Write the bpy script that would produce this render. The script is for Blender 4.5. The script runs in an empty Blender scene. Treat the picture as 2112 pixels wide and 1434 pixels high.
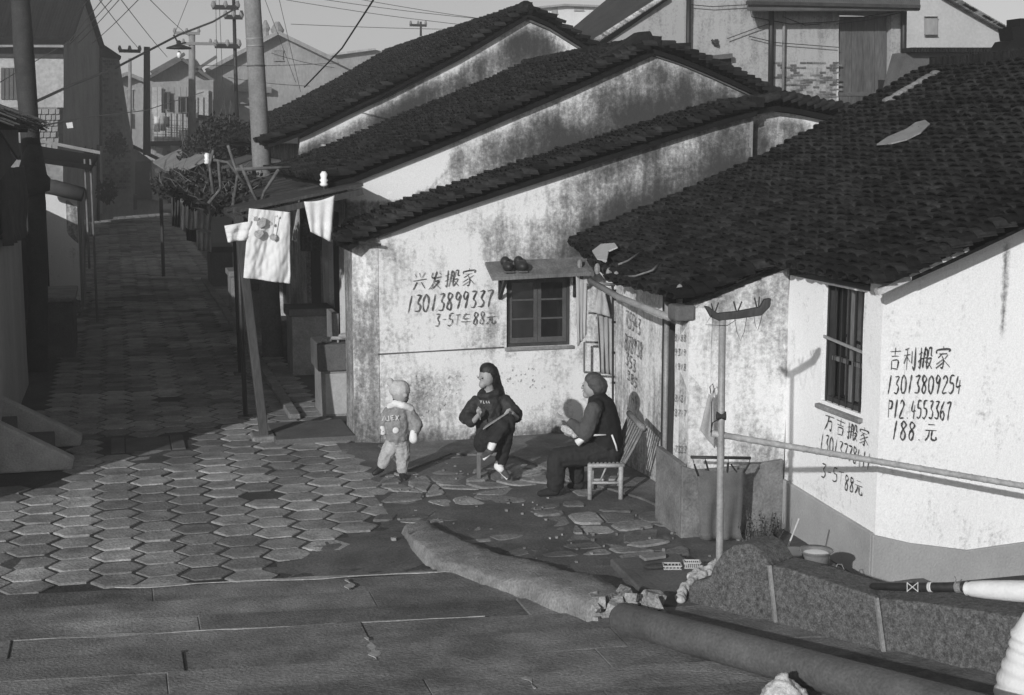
import bpy, bmesh, math, random
from mathutils import Vector, Matrix, noise
R = math.radians
random.seed(7)
SC = bpy.context.scene
COL = SC.collection

# ---------------------------------------------------------------- camera
FPX, CAMH = 2933.0, 3.0
PITCH = math.atan(427 / 2933.0)
YAW = R(15.536)
cam_d = bpy.data.cameras.new("camera")
cam = bpy.data.objects.new("camera", cam_d)
COL.objects.link(cam)
cam.location = (0, 0, CAMH)
cam.rotation_euler = (R(90) - PITCH, 0, -YAW)
cam_d.sensor_width = 36.0
cam_d.lens = 36.0 * FPX / 2112.0
cam_d.clip_start, cam_d.clip_end = 0.1, 2000
SC.camera = cam

# ---------------------------------------------------------------- sky, sun, exposure
SUN_AZ, SUN_EL = R(39), R(18)      # the light travels towards +X+Y
w = bpy.data.worlds.new("World"); SC.world = w; w.use_nodes = True
nt = w.node_tree; nt.nodes.clear()
sky = nt.nodes.new("ShaderNodeTexSky"); sky.sky_type = 'NISHITA'; sky.sun_disc = False
sky.sun_elevation = SUN_EL
sky.sun_rotation = math.pi + SUN_AZ
sky.air_density = 1.0; sky.dust_density = 1.0; sky.ozone_density = 1.0
bw = nt.nodes.new("ShaderNodeRGBToBW"); bg = nt.nodes.new("ShaderNodeBackground"); ow = nt.nodes.new("ShaderNodeOutputWorld")
bg.inputs[1].default_value = 0.092
nt.links.new(sky.outputs[0], bw.inputs[0]); nt.links.new(bw.outputs[0], bg.inputs[0]); nt.links.new(bg.outputs[0], ow.inputs[0])
sl = bpy.data.lights.new("sun", 'SUN'); sl.energy = 4.0; sl.angle = R(0.6); sl.color = (1, 1, 1)
so = bpy.data.objects.new("sun", sl); COL.objects.link(so)
sd = Vector((math.sin(SUN_AZ) * math.cos(SUN_EL), math.cos(SUN_AZ) * math.cos(SUN_EL), -math.sin(SUN_EL)))
so.rotation_euler = sd.to_track_quat('-Z', 'Y').to_euler()
so.location = (-10, -10, 12)
SC.view_settings.view_transform = 'Standard'; SC.view_settings.look = 'None'
SC.view_settings.exposure = 0.0; SC.view_settings.gamma = 1.0
try: SC.view_settings.use_curve_mapping = False
except Exception: pass
SC.cycles.max_bounces = 6

# ---------------------------------------------------------------- measuring helpers (photo pixels -> metres on a known plane)
FW = Vector((math.sin(YAW) * math.cos(PITCH), math.cos(YAW) * math.cos(PITCH), -math.sin(PITCH)))
RT = Vector((math.cos(YAW), -math.sin(YAW), 0)); UP = RT.cross(FW)
C0 = Vector((0, 0, CAMH))
def ray(px, py): return FW + RT * ((px - 1056) / FPX) + UP * ((717 - py) / FPX)
def gz(px, py, z=0.0): d = ray(px, py); return C0 + d * ((z - CAMH) / d.z)
def gY(px, py, Y): d = ray(px, py); return C0 + d * (Y / d.y)
def gX(px, py, X): d = ray(px, py); return C0 + d * (X / d.x)
AW = Vector((math.sin(YAW), math.cos(YAW), 0))      # away from the camera, level
def lp(pts, x):
    if x <= pts[0][0]: return pts[0][1]
    for (a, b), (c, d) in zip(pts, pts[1:]):
        if x <= c: return b + (d - b) * (x - a) / (c - a)
    return pts[-1][1]
def sm(a, b, x):
    t = min(1, max(0, (x - a) / (b - a))) if a != b else float(x > a); return t * t * (3 - 2 * t)
def rnd(a, b): return random.uniform(a, b)

# ---------------------------------------------------------------- materials (all grey: a black and white photograph)
MT = {}
clt = bpy.data.textures.new("folds", "CLOUDS"); clt.noise_scale = 0.045; clt.noise_depth = 3
def mat(name, v, var=0.25, scale=3.0, fine=40.0, bump=0.3, rough=0.85, stretch=(1, 1, 1), tv=False, spec=0.3, metal=0.0, dist=0.01, patch=0):
    if name in MT: return MT[name]
    m = bpy.data.materials.new(name); m.use_nodes = True; n = m.node_tree; N = n.nodes; L = n.links.new
    b = N["Principled BSDF"]; b.inputs["Roughness"].default_value = rough
    b.inputs["Specular IOR Level"].default_value = spec; b.inputs["Metallic"].default_value = metal
    g = N.new("ShaderNodeNewGeometry"); mp = N.new("ShaderNodeMapping"); mp.inputs["Scale"].default_value = stretch
    L(g.outputs["Position"], mp.inputs[0])
    a = N.new("ShaderNodeTexNoise"); a.inputs["Scale"].default_value = scale; a.inputs["Detail"].default_value = 7; a.inputs["Roughness"].default_value = 0.65
    f = N.new("ShaderNodeTexNoise"); f.inputs["Scale"].default_value = fine; f.inputs["Detail"].default_value = 4
    L(mp.outputs[0], a.inputs[0]); L(mp.outputs[0], f.inputs[0])
    m1 = N.new("ShaderNodeMapRange"); m1.inputs[1].default_value = 0.3; m1.inputs[2].default_value = 0.7
    m1.inputs[3].default_value = 1 - var; m1.inputs[4].default_value = 1 + var; L(a.outputs[0], m1.inputs[0])
    m2 = N.new("ShaderNodeMapRange"); m2.inputs[1].default_value = 0.3; m2.inputs[2].default_value = 0.7
    m2.inputs[3].default_value = 1 - var * 0.7; m2.inputs[4].default_value = 1 + var * 0.7; L(f.outputs[0], m2.inputs[0])
    mu = N.new("ShaderNodeMath"); mu.operation = 'MULTIPLY'; L(m1.outputs[0], mu.inputs[0]); L(m2.outputs[0], mu.inputs[1])
    mv = N.new("ShaderNodeMath"); mv.operation = 'MULTIPLY'; mv.inputs[1].default_value = v; L(mu.outputs[0], mv.inputs[0])
    out = mv
    if patch:
        pn = N.new('ShaderNodeTexNoise'); pn.inputs['Scale'].default_value = 0.9; pn.inputs['Detail'].default_value = 9; pn.inputs['Roughness'].default_value = .72; L(g.outputs['Position'], pn.inputs[0])
        pm = N.new('ShaderNodeMapRange'); pm.inputs[1].default_value = .36; pm.inputs[2].default_value = .64; pm.inputs[3].default_value = 1 - patch; pm.inputs[4].default_value = 1 + patch; L(pn.outputs[0], pm.inputs[0])
        px_ = N.new('ShaderNodeMath'); px_.operation = 'MULTIPLY'; L(mv.outputs[0], px_.inputs[0]); L(pm.outputs[0], px_.inputs[1]); mv = px_; out = mv
    if tv:
        at = N.new("ShaderNodeAttribute"); at.attribute_name = "tv"
        mm = N.new("ShaderNodeMath"); mm.operation = 'MULTIPLY'; L(mv.outputs[0], mm.inputs[0]); L(at.outputs["Fac"], mm.inputs[1]); out = mm
    cb = N.new("ShaderNodeCombineColor")
    for i in range(3): L(out.outputs[0], cb.inputs[i])
    L(cb.outputs[0], b.inputs["Base Color"])
    if bump:
        ad = N.new("ShaderNodeMath"); L(a.outputs[0], ad.inputs[0]); L(f.outputs[0], ad.inputs[1])
        bp = N.new("ShaderNodeBump"); bp.inputs["Strength"].default_value = bump; bp.inputs["Distance"].default_value = dist
        L(ad.outputs[0], bp.inputs["Height"]); L(bp.outputs[0], b.inputs["Normal"])
    MT[name] = m; return m

def plaster(name, white=0.62, lift=0.0):
    """lime plaster; the vertex attribute 'dirt' says where mould grows or shade is painted, noise says how raggedly"""
    m = bpy.data.materials.new(name); m.use_nodes = True; n = m.node_tree; N = n.nodes; L = n.links.new
    b = N["Principled BSDF"]; b.inputs["Roughness"].default_value = 0.95; b.inputs["Specular IOR Level"].default_value = 0.15
    g = N.new("ShaderNodeNewGeometry"); at = N.new("ShaderNodeAttribute"); at.attribute_name = "dirt"
    def nz(sc, det, stretch=(1, 1, 1), ro=0.65):
        mp = N.new("ShaderNodeMapping"); mp.inputs["Scale"].default_value = stretch; L(g.outputs["Position"], mp.inputs[0])
        t = N.new("ShaderNodeTexNoise"); t.inputs["Scale"].default_value = sc; t.inputs["Detail"].default_value = det; t.inputs["Roughness"].default_value = ro
        L(mp.outputs[0], t.inputs[0]); return t
    big = nz(1.7, 8, ro=0.7); streak = nz(9, 5, (1, 1, 0.16)); spk = nz(26, 5, ro=0.75); fine = nz(90, 3)
    def madd(a, k, c=None):
        q = N.new("ShaderNodeMath"); q.operation = 'MULTIPLY_ADD'; L(a, q.inputs[0]); q.inputs[1].default_value = k
        if c is None: q.inputs[2].default_value = 0
        else: L(c, q.inputs[2])
        return q.outputs[0]
    s = madd(at.outputs["Fac"], 1.0)
    s = madd(big.outputs[0], 1.1, s); s = madd(streak.outputs[0], 0.85, s); s = madd(spk.outputs[0], 0.95, s)
    sub = N.new("ShaderNodeMath"); sub.operation = 'ADD'; L(s, sub.inputs[0]); sub.inputs[1].default_value = -1.41 + lift
    cr = N.new("ShaderNodeValToRGB"); e = cr.color_ramp.elements
    e[0].position = 0.10; e[0].color = (white,) * 3 + (1,)
    e[1].position = 1.0; e[1].color = (0.045,) * 3 + (1,)
    for p, c in ((0.22, white * 0.82), (0.36, white * 0.56), (0.52, 0.21), (0.72, 0.10), (0.88, .06)):
        q = e.new(p); q.color = (c, c, c, 1)
    L(sub.outputs[0], cr.inputs[0])
    fm = N.new("ShaderNodeMapRange"); fm.inputs[1].default_value = 0.3; fm.inputs[2].default_value = 0.7; fm.inputs[3].default_value = 0.88; fm.inputs[4].default_value = 1.08
    L(fine.outputs[0], fm.inputs[0])
    vm = N.new("ShaderNodeVectorMath"); vm.operation = 'SCALE'; L(cr.outputs[0], vm.inputs[0]); L(fm.outputs[0], vm.inputs["Scale"])
    L(vm.outputs[0], b.inputs["Base Color"])
    bp = N.new("ShaderNodeBump"); bp.inputs["Strength"].default_value = 0.45; bp.inputs["Distance"].default_value = 0.012
    ad = N.new("ShaderNodeMath"); L(big.outputs[0], ad.inputs[0]); L(spk.outputs[0], ad.inputs[1])
    L(ad.outputs[0], bp.inputs["Height"]); L(bp.outputs[0], b.inputs["Normal"])
    MT[name] = m; return m

PL = plaster("lime_plaster", 0.66); PLW = plaster("fresh_whitewash", 0.74)
TILE = mat("clay_tile", 0.0105, 0.6, 2.0, 30, 0.6, 0.75, tv=True, spec=0.18)
DECK = mat("roof_boards", 0.010, 0.3, spec=.05)
PAVER = mat("concrete_paver", 0.22, 0.34, 5, 45, 0.9, 0.85, tv=True, patch=.35)
EARTH = mat("street_dirt", 0.045, 0.4, 2.5, 50, 0.9, patch=.35)
CEM = mat("cement_floor", 0.12, 0.4, 3, 40, 0.8, 0.8, patch=.4)
CEMD = mat("smooth_dark_cement", 0.085, 0.42, 2, 50, 0.6, 0.75, patch=.35)
GRAN = mat("granite_slab", 0.165, 0.4, 3.0, 60, 1.0, 0.85, (.85, 1.2, 1), tv=True, patch=.3)
GRAND = mat("dark_rough_granite", 0.08, 0.62, 32, 100, 1.0, 0.9, dist=0.006)
KERB = mat("kerb_concrete", 0.18, 0.35, 7, 60, 1.0, 0.95, patch=.2)
CONC = mat("concrete", 0.2, 0.3, 3, 50, 0.5)
CONCD = mat("dark_concrete", 0.09, 0.3, 3, 50, 0.5)
WOODD = mat("dark_wood", 0.035, 0.4, 6, 60, 0.5, 0.7, (1, 1, 0.2))
WOODM = mat("weathered_wood", 0.13, 0.4, 6, 60, 0.5, 0.8, (1, 1, 0.15))
WOODL = mat("pale_wood", 0.42, 0.25, 6, 60, 0.3, 0.7)
BAM = mat("bamboo", 0.3, 0.25, 8, 60, 0.2, 0.5)
BAMD = mat("old_bamboo", 0.15, 0.4, 10, 60, 0.3, 0.6)
BLACK = mat("black_iron", 0.018, 0.3, 8, 50, 0.2, 0.5)
PIPE = mat("rusted_pipe", 0.08, 0.3, 4, 60, 0.5, 0.6)
GLASS = mat("window_glass", 0.012, 0.3, 4, 20, 0.02, 0.08, spec=0.6)
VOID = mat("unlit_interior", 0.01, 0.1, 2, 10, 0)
WCLOTH = mat("white_cotton", 0.6, 0.06, 8, 200, 0.15, 0.9)
GCLOTH = mat("grey_cloth", 0.27, 0.2, 9, 150, 0.2, 0.9, (1, 1, 0.3))
DCLOTH = mat("dark_cloth", 0.05, 0.3, 9, 120, 0.2, 0.9)
BCLOTH = mat("black_cloth", 0.018, 0.35, 8, 100, 0.3, 0.9)
SKIN = mat("skin", 0.27, 0.08, 10, 80, 0.05, 0.55)
HAIRD = mat("black_hair", 0.014, 0.4, 20, 160, 0.5, 0.45, (1, 1, 0.2))
HAIRG = mat("greying_hair", 0.055, 0.4, 20, 160, 0.5, 0.6, (1, 1, 0.2))
PAINT = mat("brush_paint", 0.05, 0.55, 14, 120, 0, 0.9)
PAINTF = mat("faded_brush_paint", 0.16, 0.6, 12, 120, 0, 0.9)
LEAF = mat("dark_leaves", 0.022, 0.4, 3, 20, 0.2, 0.7)
TWIG = mat("bare_twigs", 0.09, 0.4, 5, 20, 0.2, 0.8)
BRICKM = mat("grey_brick", 0.17, 0.3, 4, 40, 0.6, 0.9, tv=True)
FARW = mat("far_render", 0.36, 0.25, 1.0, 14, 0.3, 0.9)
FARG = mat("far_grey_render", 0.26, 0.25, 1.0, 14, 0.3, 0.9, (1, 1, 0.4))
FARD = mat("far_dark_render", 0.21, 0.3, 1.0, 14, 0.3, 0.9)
ENAMEL = mat("white_enamel", 0.75, 0.05, 8, 80, 0, 0.25, spec=0.5)
PLAST = mat("white_plastic_bag", 0.42, 0.15, 10, 80, 0.5, 0.4, spec=0.5)
ROPE = mat("pale_tape", 0.5, 0.1)
METAL = mat("galvanised_steel", 0.22, 0.25, 6, 60, 0.1, 0.5, spec=0.5)

# ---------------------------------------------------------------- object helpers
def tag(o, label=None, cat=None, group=None, kind=None):
    if label: o["label"] = label
    if cat: o["category"] = cat
    if group: o["group"] = group
    if kind: o["kind"] = kind
    return o
def thing(name, label, cat, loc=(0, 0, 0), group=None):
    o = bpy.data.objects.new(name, None); o.empty_display_size = 0.1; COL.objects.link(o); o.location = loc
    return tag(o, label, cat, group)
def org(o):
    v = Vector((0, 0, 0))
    while o is not None:
        v += o.location; o = o.parent
    return v
class MB:
    def __init__(s): s.v = []; s.f = []; s.tv = None
    def add(s, vs, fs):
        k = len(s.v); s.v += [Vector(p) for p in vs]; s.f += [tuple(i + k for i in f) for f in fs]; return s
    def box(s, x0, x1, y0, y1, z0, z1, rot=0, ctr=None):
        vs = [Vector((x, y, z)) for z in (z0, z1) for y in (y0, y1) for x in (x0, x1)]
        if rot:
            c = Vector(ctr) if ctr else Vector(((x0 + x1) / 2, (y0 + y1) / 2, 0)); M = Matrix.Rotation(rot, 3, 'Z')
            vs = [M @ (p - c) + c for p in vs]
        return s.add(vs, [(0, 2, 3, 1), (4, 5, 7, 6), (0, 1, 5, 4), (2, 6, 7, 3), (0, 4, 6, 2), (1, 3, 7, 5)])
    def bar(s, a, b, wx, wz, up=(0, 0, 1)):
        a, b = Vector(a), Vector(b); d = (b - a).normalized(); u = Vector(up)
        if abs(d.dot(u)) > 0.98: u = Vector((0, 1, 0))
        sx = d.cross(u).normalized() * wx / 2; sz = sx.cross(d).normalized() * wz / 2
        vs = [p + i * sx + j * sz for p in (a, b) for i, j in ((-1, -1), (1, -1), (1, 1), (-1, 1))]
        return s.add(vs, [(0, 1, 2, 3), (4, 7, 6, 5), (0, 4, 5, 1), (1, 5, 6, 2), (2, 6, 7, 3), (3, 7, 4, 0)])
    def tube(s, pts, r, n=8, cap=True):
        pts = [Vector(p) for p in pts]; rs = r if isinstance(r, (list, tuple)) else [r] * len(pts)
        k = len(s.v); pv = None
        for i, p in enumerate(pts):
            d = (pts[min(i + 1, len(pts) - 1)] - pts[max(i - 1, 0)]).normalized()
            if pv is None:
                pv = d.orthogonal().normalized()
            pv = (pv - d * pv.dot(d)); pv = pv.normalized() if pv.length > 1e-6 else d.orthogonal().normalized()
            q = d.cross(pv)
            for j in range(n):
                t = 2 * math.pi * j / n; s.v.append(p + (pv * math.cos(t) + q * math.sin(t)) * rs[i])
        for i in range(len(pts) - 1):
            for j in range(n):
                j2 = (j + 1) % n; s.f.append((k + i * n + j, k + i * n + j2, k + (i + 1) * n + j2, k + (i + 1) * n + j))
        if cap:
            s.f.append(tuple(k + j for j in range(n))[::-1]); s.f.append(tuple(k + (len(pts) - 1) * n + j for j in range(n)))
        return s
    def lathe(s, c, prof, n=20, sy=1.0):
        c = Vector(c); k = len(s.v)
        for r, z in prof:
            for j in range(n):
                t = 2 * math.pi * j / n; s.v.append(c + Vector((r * math.cos(t), r * sy * math.sin(t), z)))
        for i in range(len(prof) - 1):
            for j in range(n):
                j2 = (j + 1) % n; s.f.append((k + i * n + j, k + i * n + j2, k + (i + 1) * n + j2, k + (i + 1) * n + j))
        s.f.append(tuple(k + j for j in range(n))[::-1]); s.f.append(tuple(k + (len(prof) - 1) * n + j for j in range(n)))
        return s
    def ball(s, c, r, sc=(1, 1, 1), n=12, m=8, rot=None):
        c = Vector(c); k = len(s.v)
        for i in range(m + 1):
            a = math.pi * i / m
            for j in range(n):
                t = 2 * math.pi * j / n
                p = Vector((r * sc[0] * math.sin(a) * math.cos(t), r * sc[1] * math.sin(a) * math.sin(t), r * sc[2] * math.cos(a)))
                if rot is not None: p = rot @ p
                s.v.append(c + p)
        for i in range(m):
            for j in range(n):
                j2 = (j + 1) % n; s.f.append((k + i * n + j, k + (i + 1) * n + j, k + (i + 1) * n + j2, k + i * n + j2))
        return s
    def prism(s, pts, off):
        """polygon pts (3-D) extruded by off"""
        pts = [Vector(p) for p in pts]; n = len(pts); off = Vector(off)
        return s.add(pts + [p + off for p in pts], [tuple(range(n))[::-1], tuple(range(n, 2 * n))] + [(i, (i + 1) % n, (i + 1) % n + n, i + n) for i in range(n)])
    def build(s, name, m, parent=None, smooth=False, bevel=0, label=None, kind=None, solid=0, tv=None, sub=0):
        o0 = org(parent) if parent else Vector((0, 0, 0))
        me = bpy.data.meshes.new(name); me.from_pydata([p - o0 for p in s.v], [], s.f)
        me.materials.append(m)
        if tv is not None:
            at = me.attributes.new("tv", 'FLOAT', 'POINT')
            at.data.foreach_set("value", tv if isinstance(tv, list) else [tv] * len(s.v))
        bm = bmesh.new(); bm.from_mesh(me); bmesh.ops.recalc_face_normals(bm, faces=bm.faces); bm.to_mesh(me); bm.free()
        if smooth:
            for p in me.polygons: p.use_smooth = True
        o = bpy.data.objects.new(name, me); COL.objects.link(o)
        if parent: o.parent = parent
        if bevel:
            b = o.modifiers.new("b", 'BEVEL'); b.width = bevel; b.segments = 2; b.limit_method = 'ANGLE'
        if solid:
            b = o.modifiers.new("s", 'SOLIDIFY'); b.thickness = solid; b.offset = 0
        if sub:
            b = o.modifiers.new("u", 'SUBSURF'); b.levels = b.render_levels = sub
        if label: o["label"] = label
        if kind: o["kind"] = kind
        return o
def one(mb, name, m, label, cat, group=None, **k):
    return tag(mb.build(name, m, **k), label, cat, group)

def wall(name, m, parent, axis, plane, prof, zb, holes=(), dirt=None, thick=0.18, step=0.08, rough=0.012, back=1, ztop=None):
    """plaster wall on the plane axis=plane; prof = [(u, z)] top line; holes = [(u0,u1,z0,z1)]; plane may be a function of u"""
    us = {round(p[0], 4) for p in prof}; u0, u1 = prof[0][0], prof[-1][0]
    for h in holes: us |= {round(h[0], 4), round(h[1], 4)}
    n = max(1, int((u1 - u0) / step))
    for i in range(n + 1):
        c = round(u0 + (u1 - u0) * i / n, 4)
        if all(abs(c - q) > step * 0.3 for q in us): us.add(c)
    us = sorted(us); zm = max(p[1] for p in prof)
    zs = set()
    for h in holes: zs |= {round(h[2], 4), round(h[3], 4)}
    n = max(1, int((zm - zb) / step))
    for i in range(n + 1):
        c = round(zb + (zm - zb) * i / n, 4)
        if all(abs(c - q) > step * 0.3 for q in zs): zs.add(c)
    zs = sorted(zs)
    idx = {}; V = []; D = []; F = []
    def vid(u, z):
        k = (round(u, 4), round(z, 4))
        if k not in idx:
            pl = plane(u) if callable(plane) else plane
            q = noise.noise(Vector((u * 1.7, z * 1.7, plane(u) if callable(plane) else plane))) * rough
            idx[k] = len(V); V.append(Vector((u, pl + q, z)) if axis == 'Y' else Vector((pl + q, u, z)))
            D.append(dirt(u, z) if dirt else 0.3)
        return idx[k]
    for a, b in zip(us, us[1:]):
        ta, tb = lp(prof, a), lp(prof, b)
        for c, d in zip(zs, zs[1:] + [zm + 0.001]):
            mu, mz = (a + b) / 2, (c + d) / 2
            if any(h[0] < mu < h[1] and h[2] < mz < h[3] for h in holes): continue
            q = [(a, min(c, ta)), (b, min(c, tb)), (b, min(d, tb)), (a, min(d, ta))]
            ids = []
            for p in q:
                i = vid(*p)
                if i not in ids: ids.append(i)
            if len(ids) >= 3: F.append(tuple(ids))
    mb = MB(); mb.v = V; mb.f = F
    o0 = org(parent) if parent else Vector((0, 0, 0))
    me = bpy.data.meshes.new(name); me.from_pydata([p - o0 for p in V], [], F); me.materials.append(m)
    at = me.attributes.new("dirt", 'FLOAT', 'POINT'); at.data.foreach_set("value", D)
    at = me.attributes.new("tv", 'FLOAT', 'POINT'); at.data.foreach_set("value", [1.0] * len(V))
    o = bpy.data.objects.new(name, me); COL.objects.link(o)
    if parent: o.parent = parent
    s = o.modifiers.new("s", 'SOLIDIFY'); s.thickness = thick; s.offset = -back if axis == 'Y' else back
    return o

# ---- tiles: an arched plate about 18 cm wide; 'up' tiles cover, 'down' tiles are the pans
def tile_shape(cover, W=0.082, Lq=0.15, h=0.050, th=0.016):
    vs = []; fs = []; n = 5
    for e, (x, lift) in enumerate(((-Lq * 0.55, 0.042), (Lq * 0.45, -0.010))):      # x is down the slope when negative
        for k, t in enumerate((0, -th)):
            for i in range(n):
                a = math.pi * i / (n - 1)
                y = -math.cos(a) * W; z = math.sin(a) * h
                if not cover: z = h - z
                vs.append((x, y, z + lift + t))
    for i in range(n - 1):
        fs.append((i, i + 1, 2 * n + i + 1, 2 * n + i)); fs.append((n + i, 3 * n + i, 3 * n + i + 1, n + i + 1))
        fs.append((i, n + i, n + i + 1, i + 1))
    return vs, fs
def roof(parent, x0, z0, xdir, y0, y1, length, m, keep=None, pitch=0.15, expo=0.09, nparts=0, seed=1, cover_lip=True, sag=0.02, deckt=0.05, zf=None):
    """slope rising from (x0,z0) along xdir (+1/-1), eave parallel to Y; keep(x,y) masks it"""
    rr = random.Random(seed)
    ang = math.atan(m); ncol = int((y1 - y0) / pitch); nrow = int(length / math.cos(ang) / expo)
    ux = Vector((xdir * math.cos(ang), 0, math.sin(ang))); nz_ = Vector((-xdir * math.sin(ang), 0, math.cos(ang))); uy = Vector((0, 1, 0))
    o0 = org(parent)
    def z_at(x, y):
        if zf: return zf(x) + 0.015 * noise.noise(Vector((x * 0.7, y * 0.7, seed)))
        return z0 + m * abs(x - x0) - sag * math.sin(math.pi * abs(x - x0) / length) + 0.02 * noise.noise(Vector((x * 0.7, y * 0.7, seed)))
    shp = {c: tile_shape(c) for c in (True, False)}
    var = {}
    for c in (True, False):
        L_ = []
        for q in range(8):
            vs, fs = shp[c]; me = bpy.data.meshes.new("roof_tile"); me.from_pydata(vs, [], fs); me.materials.append(TILE)
            t = rr.uniform(0.35, 2.3); at = me.attributes.new("tv", 'FLOAT', 'POINT'); at.data.foreach_set("value", [t] * len(vs)); L_.append(me)
        var[c] = L_
    allt = []
    for ci in range(ncol * 2 + 1):
        y = y0 + ci * pitch / 2; cover = ci % 2 == 0
        for ri in range(nrow + 1):
            s_ = ri * expo + (0 if cover else expo * 0.4) - 0.05
            x = x0 + xdir * s_ * math.cos(ang)
            if keep and not keep(x, y): continue
            z = z_at(x, y) + (0.034 if cover else 0.0)
            p = Vector((x + rr.uniform(-.012, .012), y + rr.uniform(-.010, .010), z + rr.uniform(-.006, .010)))
            M = Matrix((ux, uy, nz_)).transposed() @ Matrix.Rotation(rr.gauss(0, 0.05), 3, 'Z') @ Matrix.Rotation(rr.gauss(0, 0.04), 3, 'Y') @ Matrix.Rotation(rr.gauss(0, 0.04), 3, 'X')
            allt.append((p, M, cover))
    allt.sort(key=lambda t: (t[0] - C0).length)
    for p, M, c in allt[:nparts]:
        o = bpy.data.objects.new("roof_tile", rr.choice(var[c])); COL.objects.link(o); o.parent = parent
        o.matrix_local = Matrix.Translation(p - o0) @ M.to_4x4()
    V = []; F = []; T = []
    for p, M, c in allt[nparts:]:
        vs, fs = shp[c]; k = len(V); t = rr.uniform(0.35, 2.3)
        for v in vs: V.append(M @ Vector(v) + p - o0); T.append(t)
        for f in fs: F.append(tuple(i + k for i in f))
    if V:
        me = bpy.data.meshes.new("roof_tiles"); me.from_pydata(V, [], F); me.materials.append(TILE)
        at = me.attributes.new("tv", 'FLOAT', 'POINT'); at.data.foreach_set("value", T)
        o = bpy.data.objects.new("tile_field", me); COL.objects.link(o); o.parent = parent; o["kind"] = "stuff"
    # boards under the tiles
    mb = MB(); nx = max(2, int(length / 0.25)); ny = max(2, int((y1 - y0) / 0.25))
    for i in range(nx):
        xa, xb = x0 + xdir * length * i / nx, x0 + xdir * length * (i + 1) / nx
        for j in range(ny):
            ya, yb = y0 + (y1 - y0) * j / ny, y0 + (y1 - y0) * (j + 1) / ny
            if keep and not all(keep(x - .09, y - .05) for x in (xa, xb) for y in (ya, yb)): continue
            za, zb_ = z_at(xa, ya) - 0.03, z_at(xb, ya) - 0.03
            zc, zd = z_at(xb, yb) - 0.03, z_at(xa, yb) - 0.03
            t = deckt
            mb.add([(xa, ya, za), (xb, ya, zb_), (xb, yb, zc), (xa, yb, zd), (xa, ya, za - t), (xb, ya, zb_ - t), (xb, yb, zc - t), (xa, yb, zd - t)],
                   [(0, 1, 2, 3), (4, 7, 6, 5), (0, 4, 5, 1), (1, 5, 6, 2), (2, 6, 7, 3), (3, 7, 4, 0)])
    if mb.v: mb.build("roof_deck", DECK, parent)
    return z_at
def ridge(parent, x, y0, y1, z, h=0.10, seed=3, cap=True):
    """stacked upright tiles along the ridge"""
    rr = random.Random(seed); mb = MB(); y = y0; tvs = []
    while y < y1:
        t = rr.uniform(0.4, 1.7); k = len(mb.v)
        mb.box(x - 0.07, x + 0.07, y, y + 0.024, z - 0.05, z + h + rr.uniform(-0.015, 0.015)); y += 0.034
        tvs += [t] * (len(mb.v) - k)
    mb.build("ridge_tiles", TILE, parent, tv=tvs, kind="stuff")
def strip(mb, pts, plane, w, d, axis='Y'):
    """band under a verge following pts (u,z)"""
    for (a, b), (c, e) in zip(pts, pts[1:]):
        q = [(a, b), (c, e), (c, e - w), (a, b - w)]
        mb.prism([(u, plane, z) if axis == 'Y' else (plane, u, z) for u, z in q], (0, -d, 0) if axis == 'Y' else (-d, 0, 0))

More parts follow.
